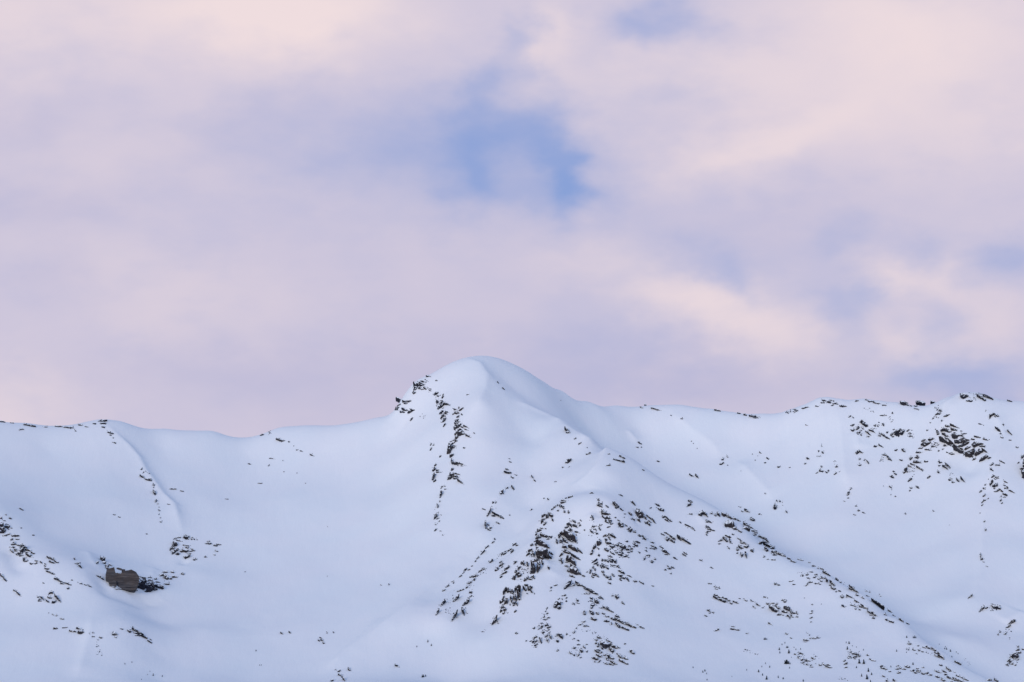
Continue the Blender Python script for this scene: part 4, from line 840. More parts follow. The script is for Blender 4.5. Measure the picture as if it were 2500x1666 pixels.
outcrop('brown blocks and hanging blades below the side wing of the big layered crag', '''p 2219.8 1119.5 2223.6 1113 2228 1117 2222 1124.6;p 2232.5 1117 2239 1111 2244 1115.7 2241.5 1121;p 2228.7 1128.5 2232.5 1123 2249 1127 2250.5 1131.6 2236.4 1131;2222.4 1131 2232.5 1136 4;2236.4 1137 2254 1149 2;2250 1147 2253 1150 4;2207 1155 2213.4 1141 5;2216 1136 2228.7 1142.5 2;2214.7 1152.6 2217 1151 3;2257 1127 2264.5 1127 4.5;2217 1175.6 2225 1168 4;2222.4 1192 2226 1190.5 4;2219.8 1199 2222.4 1197 3;2236.4 1187 2243 1192 4;2264.5 1168 2271 1161.6 3.5;2171 1186 2177 1192 2.5;2177 1196 2;r 2222 1145 2235 1160 10 12 2''', 1)
outcrop('big dark layered crag slanting across the far rocky face', '''p 2292.6 1066.6 2299 1066.6 2310 1076 2322 1082.7 2328.7 1089.5 2327.6 1093 2317 1087 2304.6 1077 2294 1070;p 2315 1071 2324 1078 2328.7 1085 2326.4 1088.4 2318.4 1080.4;p 2327.6 1092 2333 1090.7 2345 1100 2357.4 1103 2359.7 1107 2355 1111 2342.5 1104.5;p 2357.4 1103 2367.8 1098.7 2379 1095 2378 1103 2375.8 1115 2367.8 1117 2357.4 1112.5;p 2324 1058.5 2332 1056 2341.4 1064 2336.8 1071 2328.7 1071 2324 1066.6;p 2330 1074.6 2340 1074.6 2351.7 1069 2366.6 1074.6 2356 1080.4 2340 1082.7 2331 1080.4;p 2340 1088.4 2351.7 1081.5 2365.5 1079 2362 1085 2349.4 1090.7;p 2354 1096.4 2362 1089.5 2369 1092 2357.4 1098.7;p 2372.4 1085 2379 1078 2389.6 1080.4 2400 1082.7 2389.6 1087 2378 1092;2390.7 1088.4 2404.5 1090.7 3;p 2379 1110 2384 1101 2390.7 1096.4 2400 1102 2393 1106.8 2385 1112.5;p 2373.5 1124 2376 1119.4 2382.7 1118 2380.4 1122.8;p 2390.7 1126 2395 1118 2406.8 1111 2412.5 1113.6 2402 1122.8;2412.5 1119 2418 1118 4;2396.5 1094 2412.5 1106.8 2;
p 2296.6 1050.5 2303.5 1044.8 2315 1048 2324 1055 2315 1056 2305.8 1051.7;p 2285 1050.5 2289.7 1050.5 2294 1061 2288.5 1062;2308 1039 2318.4 1041 4;2319 1034.4 2341.4 1047 2;2320.7 1046 2338 1051.7 4;2345 1052 2349 1053 2.5;p 2299 1057 2305.8 1057 2318.4 1067.7 2310 1066.6;2378 1064 2393 1069 3;2400 1071 2412.5 1075.8 2;2342.5 1063 2351.7 1065 4;2349 1060 2360 1058.5 2;2371 1072 2380 1073.5 3;2328 1086 2342 1094 3;2344 1094 2352 1099 3;p 2306 1066 2314 1069 2316 1074 2308 1072''', 1, .65)
outcrop('slanting side wing of dark slabs touching the big layered crag', '''p 2265.6 1073.5 2269 1069 2279 1069 2280.5 1072 2270 1077;p 2248 1085 2253 1080.4 2264.4 1077 2272.5 1079 2268 1085 2257.6 1090.7;2249.5 1078 2258.7 1073.5 4;p 2241.5 1095 2246 1092 2255 1092 2249.5 1096.4;p 2235.7 1105.6 2239 1101 2245 1103 2253 1104.5 2247 1107;p 2257.6 1097 2268 1095 2275 1100 2269 1100.5;2273.6 1092 2281.7 1089.5 4;r 2276 1080 2292 1090 14 24 2.4;2303.5 1088.4 2311.5 1088.4 3.5;p 2316 1107 2322 1105 2331 1109 2323 1111;2310 1104 2314 1105.5 2.5;2290 1102 2293 1100 3;2300 1097 2303 1098 2''', 1)
outcrop('rock ladder climbing from the big layered crag to the far rocky skyline', '''p 2284 1012.6 2289.7 1007 2299 1009 2294 1012.6;2294 1001 2299 1004.6 4;p 2303.5 1016 2312.7 1012 2319 1011.5 2310.4 1018.4;2298 1027 2302 1027 3.5;2277 1021 2280 1022 3;2271 1032 3;2262 1051 2266 1050 2.5;r 2285 990 2296 1012 10 16 2.4;r 2270 1025 2290 1015 8 8 2''')
outcrop('isolated claw-shaped rock high on the snow beyond the rock ladder', '''p 2415 1022 2416 1011.5 2425 1008 2430 1011 2420.6 1015 2418 1022;2431 1014 2438 1016 3;2430 1018 3;2407 1002 2''')
outcrop('narrow rock stairs coming down under the claw-shaped rock', '''p 2429 1042.5 2434.4 1042.5 2441 1049.4 2443.5 1055 2436.7 1052.8;2442.4 1057 2444 1060 3;2443.5 1066.6 2449 1069 4;2458.5 1049.4 2471 1062 1.2;2388.5 1034.4 2399 1037 1.5;2463 1074.6 2469 1074.6 2;2480 1091 2485 1094 2;2448 1036 2451 1037 2.5;2418 1136.6 2424 1130 4;2418 1143.5 2425 1150 3;2430 1135.5 2440 1135.5 3.5;2440 1125 2453 1131 1.5''')
outcrop('dark brown rock wall at the far end of the rocky face', '''2493 1120 2499 1111 4;p 2495 1151.5 2499 1124 2520 1120 2530 1160 2504 1172 2495 1164;2484 1132 2488 1128 2;2491 1146 2493 1144 2.5''', 1)
outcrop('line of small wedges on the snow straight below the big layered crag', '''p 2291 1125.7 2294 1124 2300.6 1129.7 2293 1132;p 2300 1135.5 2308 1136.6 2316 1149 2309 1142;2307 1128.5 2320.7 1143.5 1.8;p 2287.4 1150 2292 1149 2296 1156 2289.7 1155;2291 1136 2295 1136 3;p 2315 1171 2318.4 1166.5 2323 1172 2318.4 1174.5;2334.5 1167.6 2342.5 1177 3;p 2344 1163 2348 1165 2350.5 1170 2357.4 1179 2347 1169;2324 1177 2330 1178 3;r 2315 1155 2330 1170 8 8 2''')
outcrop('star-shaped rock spur with legs running down on both sides of its snow patch', '''p 2419.5 1166 2425 1159 2429 1161.7 2422.7 1166.8;2429 1165 2438.7 1168 2;2432 1164 2438 1164.6 1.5;p 2426.5 1168 2433 1169.7 2429 1172;p 2415.7 1181 2422 1171 2425 1175 2422 1179.5 2417.6 1186.5;p 2421.4 1189 2426 1179.5 2435.5 1179.5 2435 1187 2426.5 1190.4;p 2426 1200 2432 1198.7 2438 1193 2442.5 1194 2432 1202;2426 1193 2429 1192 3;2444.4 1196 2448 1201 3.5;2450 1184 2455 1186.5 2.5;2458 1189 2461 1190 3.5;p 2462 1196 2467 1197 2478 1204 2468 1200;2452 1191 2460 1194 2;2447.6 1204.5 2458.5 1209.5 4;2444 1212 3;2451 1214 2455 1213.5 2;2441 1225 2445 1218 2;2445 1230 2447 1227 3;2400 1192 2403.6 1194 4;2391 1202.5 2396.6 1197 2.5;2405 1184 3.5;2413 1170 2;2400 1213 2405 1206 3;2396 1228 2402 1221 2;2401 1221 2405.5 1221 3.5;2396.5 1235 2398.5 1232 3;2411 1218.5 2414 1216 1.5;2451 1174.5 2460 1179.5 1.5''', 1)
outcrop('dark brown crag on the near slope above the blue hollow, blocks at its feet', '''p -6 1277 0 1275.7 8 1277 10 1289 10 1300 0 1301.7 -8 1301;p 11 1287 14 1280 24.5 1284 20.4 1290;10 1297 13 1295 4;p 7 1309 10 1305 18 1305 16 1309;19.4 1305 24 1303 4;0 1265.5 5 1265 3;6 1271 14 1272 1.5;12 1256 16 1257 2;22.4 1264.5 27.5 1267 3;50 1289 53.5 1289 2;26 1290 29 1290 2.5;r 12 1282 24 1295 10 16 2.2''', 1)
outcrop('near slope rib of brown blocks and long blades sloping down beside the blue hollow', '''p 28 1306 37 1304 47 1308 39 1310 28.6 1311;37.7 1315 46 1317 3;26.5 1318.5 30.6 1315.5 4.5;p 28 1331 33.7 1320.6 36.7 1326.7 40.8 1330 34.7 1331;41 1330 48 1332 2.5;p 49 1332 52 1327 59 1332 60 1335 56 1336 58 1342 53 1348 55 1353 45 1354 43 1347 49 1342;60 1334 66 1338 3;61 1339 75.5 1345 3.5;75.5 1347 85 1352 2;p 62 1348 65 1347.6 73.5 1353 80.6 1361 71.4 1360 66 1354;p 33.7 1340 38.8 1339 42 1346 35.7 1347;30.6 1335 34.7 1336 4;40 1352 45 1355 5;48 1356 57 1356 4;24.5 1340 34.7 1352 1.5;22.4 1336 27 1336 2;p 55.6 1361.4 61 1361.4 61 1365.5 57 1371.6;p 63 1364.5 70 1369 65 1372 59 1371.6;p 72.4 1375.7 75.5 1373.6 81 1376.7 75.5 1379;85.7 1377 90 1374 3;p 84.7 1368 91 1368 98 1372 91 1371.6;98 1370.6 104 1376.7 2;109 1376 112 1378 2.5;107.6 1381 112 1382 3;109 1387 119 1389 3.5;p 112 1392 115 1392 118 1398 113 1396;118 1395 128.5 1400 3;79 1306 83 1307 2.5''', 1)
outcrop('two loose bundles of thin slivers between the near slope rib and striped cliff', '''114 1358 125 1365 2;122 1361 133 1368 4;120 1369 134 1376 2.5;133 1370 143 1374 3;182.5 1375.6 193 1375.6 3.5;192 1376.7 200 1387 2;180.5 1362 184 1367 1.5''')
outcrop('string of dark chips on the near slope crest leading towards the striped cliff', '''126 1400 134 1403 2;p 131 1411.6 134.4 1409.5 142.6 1413.6 137 1417.7;140 1415 156 1423 2;p 146.6 1426 148 1421.8 153.4 1423 157 1428 151 1426;157.5 1422 174 1428.6 2;p 163 1438 166.4 1432.6 170 1438 166 1439.5;174 1416 178 1417.7 1.5;190 1422 1.5;195.6 1424 201 1426 3;205 1427 212 1429 2;216 1429 222 1432.6 3;104 1423 107 1424 2.5''')
outcrop('open kite-shaped ring of dark splinters on the near slope below the string of chips', '''p 116.7 1453 122 1443.5 126 1442 129.6 1449 122 1449;133 1450 149 1471 2;116.7 1457 125 1461 4;p 126 1473.5 129 1464 137 1468 131.7 1473.5;112 1464 121 1472 2;p 92 1468 96 1461 102.4 1468 95 1469;99 1456 107 1465 2;91 1457 95 1457 4;0 1400 10 1412 2.5;8 1410 16 1420 2;32 1440 42 1446 1.5;40 1444 52 1456 1.5''')
outcrop('flaked rocks climbing up from the top corner of the striped cliff', '''p 244.5 1359 257.7 1361 255.7 1366.5 250.6 1370.6 247.5 1369.6;235 1375.7 240 1370.6 4;249.6 1374.7 257.7 1372.6 5;257.7 1381 266 1381 5;265 1377.7 273 1381 3;260 1384 264 1390 4;p 235 1404 241 1406 244 1410 238 1408;244.5 1407 252.6 1415.5 2''')
outcrop('low rocks in two rows on the snow beyond the black rock bank', '''p 399 1404 403.7 1402 411 1410.4 407.8 1415.5 400.6 1409.4;389.5 1405 399.6 1402 4;397.6 1397 409 1395.7 4;411 1410 419 1413.5 4;420 1407 432 1409 3.5;417 1395 424 1398 2.5;444 1399 449 1403 5;400.6 1425.7 413 1424.7 4;r 400 1420 412 1426 6 8 2;332 1442 335 1442 2.5''', 1)
outcrop('cluster of brown crags at the foot of the thin snow rib above the striped cliff', '''p 420 1333.5 423 1321 429 1323 433.5 1329 429 1334 423 1335;p 429 1320.5 433.5 1317.5 443 1322 435 1321.7;415 1344 420 1334 3;419 1343 426 1336.6 2.5;420.5 1352.7 426 1343.5 5;426.7 1348 435 1339 2.5;431 1313 441 1312 3;425 1316 430 1315 3;p 447 1313 449.6 1308 453.4 1305 459.6 1310 458.8 1313.7 455 1317.5;459.6 1310.6 462.6 1310.6 3;467 1313 471 1312 2.5;460 1316 3;468 1317 3;473 1315 475 1317 3;481 1318 2.5;p 439 1345 446.6 1337.4 449 1340.4 460 1342.7 456.5 1346.6 454 1349.6 448 1346.6 441 1350;431 1352.7 437.4 1351 6;452 1336.6 459.6 1336.6 4;446.6 1331 461 1333 2.5;462 1346.6 470 1345 4;468 1340 476 1345 2.5;p 448 1360 452.7 1357 465 1353.4 461 1359 452 1365.7;456.5 1352 466 1352 2;473 1363 475.6 1368 3.5;478 1363 480 1366 2.5''', 1)
outcrop('few dark dots and slivers on open snow beyond the brown crags', '''509 1326.7 516 1326.7 5;502 1327.4 505.5 1327.4 3;521.5 1331 530.7 1332 4;505.5 1322 512 1323 2;p 525 1342.7 533 1346 531.5 1347.7 527 1347;499 1359.6 504 1360 3;521.5 1353 526 1356 1.5;527.6 1328 540.6 1330.5 1.5''')
outcrop('olive brown rocks in a level row low on the near slope', '''p 129.6 1536 131.7 1530.6 141 1534 137 1536.7;152 1533 164 1532 1.5;p 189 1544 193 1536 205 1543 197 1549.6;186 1532 198 1537 4;168.4 1538.7 189 1544 2;224 1554 231 1555 1.5;243 1555 250 1558.5 3;225.5 1545 229.6 1546 2;218 1546 2;238 1562 241 1563 1.5;136 1503 140 1502 3;148 1510 156 1512 2.5;127 1500.6 132 1501 2;119 1497 2;r 236 1568 240 1600 5 10 2;r 242 1588 250 1600 5 6 2''', 1)
outcrop('small pyramid boulder low on the near slope between two rock rows', '''p 273 1551 276 1541.5 282.6 1545.5 287.4 1549.6 280 1551.6;280 1555 284 1556.5 2.5''', 1)
outcrop('sweeping curved blades that end the level rock row on the near slope', '''p 310.5 1537 320.7 1541.5 316.6 1545.5;p 325 1545.5 329 1541.5 336 1545.5 333 1548;322 1533 351 1549.6 2;322 1536 336 1540 2;336 1547 360 1558 2;329 1551 341 1551.6 2.5;360 1563 371 1570 1.5;365.6 1560.5 370 1563 1.5;293.5 1534.6 300 1536 2.5;r 315 1530 330 1534 4 5 1.8''')
outcrop('tiny dark ledges along the skyline leading to the little turret of rock', '''0 1028 12 1030 3;24.5 1032 34 1033 1.5;57 1036 87 1041 2;60 1036 65 1036 2.5;45 1049 58 1048 2;106 1043 115.6 1043 1.2;134.6 1040 152 1042 2.5;155 1043 179.5 1045 2;191.8 1037 201 1038 3;207 1041 217 1044 1.2;183 1052 186 1053 2;227 1034 234 1034.4 3''')
outcrop('little turret of rock on the skyline at the top of the thin snow rib', '''239.4 1029 261 1026 3;245 1034 258 1032 4;249 1041.6 255.7 1044 3;r 241 1027 259 1036 9 16 2;262.5 1055 277 1059 3;268 1062 272 1063 2.5;276 1069 2.5;277.4 1080 283 1082 3''')
outcrop('dark rocks in a chain down the thin snow rib in the open bowl', '''344 1147 346.5 1143 3;p 341 1160 349.5 1161 353.6 1168 345.4 1165;p 353.6 1169.4 368.6 1168 370.5 1175.4 360 1173;r 348 1153 368 1157 5 12 2;374 1182 377 1186 3;374 1196 379.4 1208 4;375 1190 3;378 1226.5 382 1220 3;385 1230 3;388 1238 2;389 1247 3;388 1256 2;391 1264.6 2;391 1273 394 1275 3;410 1230.6 414 1232 2''')
outcrop('low dark ledge under the small rise of the skyline in mid bowl', '''635 1062 643.5 1061.5 3;r 648 1054 662 1062 8 12 2;p 673.4 1071 681.6 1070 698 1076.4 687 1079;704 1078.7 707 1079 2;717 1089 2;723 1098.7 726 1098.7 2;732 1100 740 1103 1;756.4 1109 764.6 1113.7 1.5''')
outcrop('small rocks along the crest of the snow spur between summit and buttress dome', '''1379 1042.6 1391 1057.6 3;1383 1055 1390 1056 4;1401.6 1072 1406 1069.5 3;1412 1085 1418 1080 2.5;1434 1093 2;1430.6 1110 1441.5 1104 2;p 1380 1129.7 1387 1120 1395 1120 1387 1131;1373 1142.6 1375 1140 2;1390 1139 2;1357 1176 2.5;1483.5 1108 1489 1108 2;1512 1112 1525.7 1119 2;1495.8 1121.5 1525.7 1127 1.8;1478 1138 1490 1135 1.5''')
outcrop('pointed rock at the lower end of a snow rib in the bowl behind the buttress', '''p 1888 1237 1892 1229 1896 1237 1895 1244.7 1890 1243.4;1895.5 1221 1897 1224 2.5;1903 1221 1905 1226 2.5;1898 1227 2;1918 1246 1923 1253.6 1.5;1910 1227 1.5;1911 1234 1.5''')
outcrop('small twin-horned rock where the upper snow rib ends in the bowl behind the buttress', '''p 1761 1123.6 1764.6 1116 1767.7 1124 1764 1124;1757 1134 1766 1128.7 4;1774.6 1113 1777 1117 2.5;1777 1136 2''')
outcrop('slanting splinters just behind the rounded boulder mass on the snow of the bowl', '''p 1816.7 1243 1821 1241 1831.4 1252.6 1823.7 1248.5;1831.4 1264 1840 1273 3;1835 1262.5 1844 1273 1.5;1852 1256 1856 1255 3;1806 1238 1809 1238 2;1810 1247 1813 1250 2''')
outcrop('flaked clump with small streaks on the smooth floor of the open bowl', '''776 1562 780 1565 3;783 1560 790 1566 3;788 1567 792 1571 2.5;780 1556 786 1558 2;684.5 1543 691 1548.6 2;704.7 1540.6 710 1547 2;797.5 1544.6 800 1545.5 2;813 1542 816 1544.6 2''')
outcrop('broken rock scraps on the lip where the open bowl meets the buttress gully', '''824 1640 830 1636 3;826 1645 833 1650 3;836 1652 843 1662 2.5;806 1664 814 1658 2;850 1630 855 1637 4;r 822 1632 834 1655 8 12 2;964 1622 975 1629 2.5''')
CLIFF_PARTS = '''p 264 1391 280 1387 283 1399 297 1402 300 1395 312 1393 330 1397 338 1409 336 1421.6 329 1436 325 1438 307 1437 291 1435 279 1433 271 1430 267 1421 261 1415.5 262 1405;285 1388 297.5 1390 3.5;297.5 1391 299 1401 1.5;p 266 1421 282 1418 284 1430 280 1434 271 1430;p 301 1396 308 1394 309 1404 302 1405;p 313 1395 322 1396 324 1406 314 1406;286 1400 296 1403 2.5'''
DARK_CLIFF = '''p 335 1405 342 1414.5 354.6 1414.5 354 1430 352 1439 338 1436 329 1432;p 354.6 1414.5 365 1420.6 373 1421.6 378 1431 371 1440 367 1444.5 354.6 1445 351.6 1439;378 1430 397.5 1434 6;372 1438 382 1438 6;340 1410 355 1411 2.5;363 1415.5 373 1418.5 2.5;356 1410 371 1410 1.2;377 1415.5 383 1412 2;380 1420.6 390 1421.6 1.8;379 1428 395 1429 2'''

# single small rocks that only their place tells apart
BOULDERS = [
    ('small dark rock poking through the smooth snow of the open bowl', 'single rocks in the open bowl', '''413 1194 430 1194 2;440.6 1197 447.4 1200 2.5;549 1218 557.6 1219 1.2;276 1256 281.5 1257 2;288 1262 294 1263 2;356 1303 360 1304 1.5;47.6 1240 57 1245.6 1.2;657 1119 672 1120.5 1.5;655 1138 657.5 1134 2;690.5 1125 2;605.4 1131 613 1134 2;693 1152 2;725 1155 2;630 1180 640 1180 2;746 1180 2;800 1286 1.5;799 1407 2;928 1427 932 1429 1.5;949 1424 950 1429 1.5;507 1328 2;598 1396 2'''),
    ('small dark rock poking through the pale snow of the bowl behind the buttress', 'single rocks in the bowl behind the buttress', '''1558 1079 1566 1084 3;1553 1091 1558 1092.5 2.5;1566 1092 2.5;1604 1125 1610 1127 3;1683 1157 1692 1164 2.5;1697 1157 1706 1168 2.5;1688 1078 2;1693 1083 1.5;1854 1103 1859 1107 3;1872 1117 1877 1121 3;1837 1109 2;1843.7 1123.6 2;1866 1130 1870 1129.5 2.5;1899 1140 1904 1138 5;1969 1117 1975 1121 4;1964 1133.5 1968 1131 3;1926 1141 1929.6 1141 2.5;1966 1037 1972.5 1039 1.5;1867 1204 1870 1206 2.5;1809 1150 1.5;1568 1146 1573 1148.5 2;2186 1212 3;2157 1187 2;2175 1208 2;2277 1246 2281.5 1248 2.5;2210 1252 2211.5 1256 2.5;1702 1095 2;1850 1113 1.5;2318 1282 1.5'''),
    ('single dark rock alone on the blue snow of the buttress face', 'single rocks on the buttress', '''p 1440 1201.5 1447.6 1202 1449.6 1205 1440 1204.6;p 1510 1207.6 1515 1206.6 1520.5 1211 1515 1209.7;1294 1246 1299 1242 2;1297 1160 1303 1169 1.5;1303 1170 1308 1176 1.5;1327 1217 1330 1217 2;1336 1216 1341 1222 1.5;p 1257 1546 1261 1543 1265 1546 1262 1549;p 1890 1422 1896.5 1423 1895 1428 1890.7 1428.7;1899 1427 1903 1429 4;1926 1420 1937 1418 2;1935 1427 1942 1427.5 2;1983 1476 3;1981 1493 1984 1491 3;1977 1499 1983 1495 3;1977.5 1509.7 1983 1506 3;1980 1519 3;1131 1093 1136 1094 2.5;1139 963.8 1146 963 1;1214 931 1218 936 1;1226 946 1232 951 1;1369 977.4 1.5;1964 1460 2;2005 1475 2'''),
]
TREES = [
    ('small dark conifer around the rubbly rock streak', 'small conifers around the rubbly streak', '1866 1562 5;1869 1562 5;1872 1562 4;1909 1575 4;1916 1571 4;1920 1582 5;1923 1582 5;1902.5 1587 6;1904 1595 5;1926 1595 9;1938.5 1582 3;1943 1587 4;1954.5 1586 4;1917 1621 9;1919.5 1621 10;1922 1620 9;1925.5 1621 7;1929 1622 4;1927.5 1632 4;1932 1606 3;1879 1630 5;1869 1621 4;1862 1650 4;1871.5 1659 9;1900 1655 6;1912 1658 5;1961 1664 6;1852 1641 6;1861.5 1648 4;1860 1629 4'),
    ('small dark shrubby conifer on the slope of the compact rock knob', 'shrubby conifers by the rock knob', '2066 1570 4;2073 1572 6;2068.5 1586 8;2081 1578 3;2091 1581 3;2108 1588 4;2189 1591 5;2091 1631 5;2175 1629 4'),
    ('small dark conifer by the slanting blades that end in a dark point', 'small conifers by the pointed blades', '2213.5 1557 5;2230 1558 5;2233 1558 6.5;2236 1558 5;2306.5 1585 4;2308 1580 3;2311 1586 5;2320.5 1591 6;2293 1574 2.5;2339 1597 3;2334.5 1593 3;2324 1605 4'),
    ('tiny dark conifer on bare snow at the mouth of the buttress gully', 'tiny conifers at the gully mouth', '1031 1654 7;1034 1653 6;1039 1652 5;1044.5 1568 6;1053 1577 5;1017.5 1580 4'),
    ('tiny dark conifer on the near slope below the curved blades', 'tiny conifers on the near slope', '305 1622 4;322 1618 4;366 1640 3;374 1650 6;360 1648 3;396 1652 4;345.5 1660 3;634 1625 3;638 1625 3;625 1590 4'),
    ('tiny dark conifer on open low snow below the chip cushion', 'tiny conifers on the open low snow', '1716 1642 5;1721 1639 5;1725 1646 4;1692 1631 4;1787 1653 3;1823 1637 4;1726 1661 4'),
]
TALL_TREES = '''2098 1620 11;2109 1621 11;2103.6 1652 7;2117 1658 11;2120 1640 9;2128 1648 6;2125 1667 7;2229 1623 6'''

# ------------------------------------------------------------------ rock builder
R = random.Random(11)
EYE = Vector((0, 0, 0))


def parse(data):
    items = []
    for it in data.replace('\n', '').split(';'):
        it = it.strip()
        if not it:
            continue
        kind = it[0] if it[0] in 'pr' else ''
        nums = [float(t) for t in it.lstrip('pr ').split()]
        if kind:
            items.append((kind, nums))
        elif len(nums) == 3:
            items.append(('k', nums))
        else:
            items.append(('s', nums))
    return items


def jag(poly, step, amp, rnd):
    """break the straight edges of an outline into an uneven rocky edge"""
    out = []
    n = len(poly)
    for i in range(n):
        a, b = poly[i], poly[(i + 1) % n]
        L = math.hypot(b[0] - a[0], b[1] - a[1])
        k = max(1, int(round(L / step)))
        nx, ny = (-(b[1] - a[1]) / (L + 1e-6), (b[0] - a[0]) / (L + 1e-6))
        for j in range(k):
            t = j / k
            o = rnd.uniform(-amp, amp) if j else rnd.uniform(-amp, amp) * 0.5
            s = rnd.uniform(-.25, .25) * step if j else 0
            out.append((a[0] + (b[0] - a[0]) * t + nx * o + (b[0] - a[0]) / (L + 1e-6) * s, a[1] + (b[1] - a[1]) * t + ny * o + (b[1] - a[1]) / (L + 1e-6) * s))
    return out


def outline(kind, nums, rnd, grow=1.08):
    """pixel outline of one rock"""
    if kind == 'p':
        poly = [(nums[i], nums[i + 1]) for i in range(0, len(nums), 2)]
        size = math.sqrt(abs(sum(poly[i][0] * poly[(i + 1) % len(poly)][1] - poly[(i + 1) % len(poly)][0] * poly[i][1] for i in range(len(poly)))) / 2)
        mx, my = sum(p[0] for p in poly) / len(poly), sum(p[1] for p in poly) / len(poly)
        poly = [(mx + (p[0] - mx) * grow, my + (p[1] - my) * grow) for p in poly]
        return jag(poly, max(2.0, size * .22), max(.5, size * .07), rnd)
    if kind == 'k':
        x, y, w = nums
        a = rnd.uniform(0, math.pi)
        x0, y0, x1, y1 = x - math.cos(a) * w * .3, y - math.sin(a) * w * .3, x + math.cos(a) * w * .3, y + math.sin(a) * w * .3
    else:
        x0, y0, x1, y1, w = nums
    w = w * 1.15 + .35
    L = math.hypot(x1 - x0, y1 - y0) + 1e-6
    tx, ty = (x1 - x0) / L, (y1 - y0) / L
    n = max(2, int(L / max(1.6, w * .6)))
    up, dn = [], []
    wid = w * .56
    fat = rnd.uniform(.25, .75)
    for i in range(n + 1):
        t = i / n
        prof = 0.45 + 0.65 * max(0, 1 - abs(t - fat) * 1.3)
        cx = x0 + (x1 - x0) * t + rnd.uniform(-.12, .12) * w
        cy = y0 + (y1 - y0) * t + rnd.uniform(-.12, .12) * w
        up.append((cx + ty * wid * prof * rnd.uniform(.55, 1.3), cy - tx * wid * prof * rnd.uniform(.55, 1.3)))
        dn.append((cx - ty * wid * prof * rnd.uniform(.55, 1.3), cy + tx * wid * prof * rnd.uniform(.55, 1.3)))
    e = w * .32
    return [(x0 - tx * e * rnd.uniform(.3, 1.4), y0 - ty * e)] + up + [(x1 + tx * e * rnd.uniform(.3, 1.6), y1 + ty * e)] + dn[::-1]


def inside(p, poly):
    c = False
    j = len(poly) - 1
    for i in range(len(poly)):
        if (poly[i][1] > p[1]) != (poly[j][1] > p[1]) and p[0] < (poly[j][0] - poly[i][0]) * (p[1] - poly[i][1]) / (poly[j][1] - poly[i][1]) + poly[i][0]:
            c = not c
        j = i
    return c


def edge_dist(p, poly):
    best = 1e9
    for i in range(len(poly)):
        a, b = poly[i - 1], poly[i]
        dx, dy = b[0] - a[0], b[1] - a[1]
        t = max(0, min(1, ((p[0] - a[0]) * dx + (p[1] - a[1]) * dy) / (dx * dx + dy * dy + 1e-9)))
        best = min(best, math.hypot(p[0] - a[0] - t * dx, p[1] - a[1] - t * dy))
    return best


def rock_shape(poly, rnd, rise, bulge=1.0, foot_uv=None):
    """a solid rock whose weathered face fills the traced outline; it stands on the ground at its foot and runs back into the slope.
    returns vertices (world) and faces"""
    us = [p[0] for p in poly]
    vs = [p[1] for p in poly]
    size = math.sqrt((max(us) - min(us)) * (max(vs) - min(vs))) + .5
    narrow = min(max(us) - min(us), max(vs) - min(vs)) + .5
    step = max(1.7, size * .2)
    pts = list(poly)
    v = min(vs) + step * .6
    row = 0
    while v < max(vs):
        u = min(us) + step * (.5 if row % 2 else .9)
        while u < max(us):
            q = (u + rnd.uniform(-.3, .3) * step, v + rnd.uniform(-.3, .3) * step)
            if inside(q, poly) and edge_dist(q, poly) > step * .38:
                pts.append(q)
            u += step
        v += step * .85
        row += 1
    n0 = len(poly)
    res = delaunay_2d_cdt([Vector(p) for p in pts], [(i, (i + 1) % n0) for i in range(n0)], [], 1, 1e-4)
    vc, tris = [tuple(p) for p in res[0]], [tuple(f) for f in res[2]]
    cu = sum(us) / len(us)
    # foot of the rock on the ground
    fu, fv = foot_uv or (cu, max(vs))
    probe = [(fu, fv + k) for k in (0.5, 3, 7, 12, 20, 30, 45)]
    Yp, kxp, kzp = cast(GZ, probe)
    ok = [i for i in range(len(probe)) if not math.isnan(Yp[i])]
    if not ok or not tris:
        return None
    i = ok[0]
    foot = Vector((kxp[i] * Yp[i], Yp[i], kzp[i] * Yp[i]))
    if i > 0:                                     # foot lies behind the skyline: keep the rock's own height
        foot = foot + Vector((0, 8, 0))
    nrm = ground_normal(foot.x, foot.y)
    back = Vector((foot.x, foot.y, 0)).normalized() * -1
    face = (nrm * (1 - rise) + back * rise).normalized()
    mpp = foot.length / FPX                       # metres per pixel here
    Yt, kx, kz = cast(GZ, vc)
    front, key = [], {}
    depth = narrow * mpp * .32 * bulge
    k_f = foot.dot(face)
    for j, p in enumerate(vc):
        d = Vector((kx[j], 1.0, kz[j]))
        den = d.dot(face)
        yy = k_f / den if abs(den) > 1e-4 else foot.y
        yy = max(foot.y - 60, min(foot.y + 25, yy))
        if not math.isnan(Yt[j]):
            yy = min(yy, Yt[j] - .5)
        ed = edge_dist(p, poly)
        prof = min(1.0, ed / (narrow * .28 + .01))
        off = depth * prof * rnd.uniform(.15, 1.0)
        w = d * yy + (Vector((0, -1, 0)) * .75 + face * .25) * off
        front.append(w)
    # outline loop of the triangulated face
    cnt = {}
    for f in tris:
        for a in range(len(f)):
            e = (f[a], f[(a + 1) % len(f)])
            cnt[e] = 1
    rim = [e for e in cnt if (e[1], e[0]) not in cnt]
    deep = 2.0 + size * mpp * .75
    verts = list(front)
    bk = {}
    ctr = sum((front[a] for a, b in rim), Vector()) / max(1, len(rim))
    for a, b in rim:
        for q in (a, b):
            if q not in bk:
                bk[q] = len(verts)
                p = front[q]
                verts.append(p + Vector((p.x / p.y, 1, -.35)) * deep + (ctr - p) * .12)
    faces = []
    for f in tris:
        faces.append(tuple(f))
    for a, b in rim:
        faces.append((b, a, bk[a], bk[b]))
    return verts, faces


def fix_orient(verts, faces):
    """make face normals look out (towards the viewer's side for the weathered face)"""
    out = []
    for f in faces:
        out.append(f)
    return out


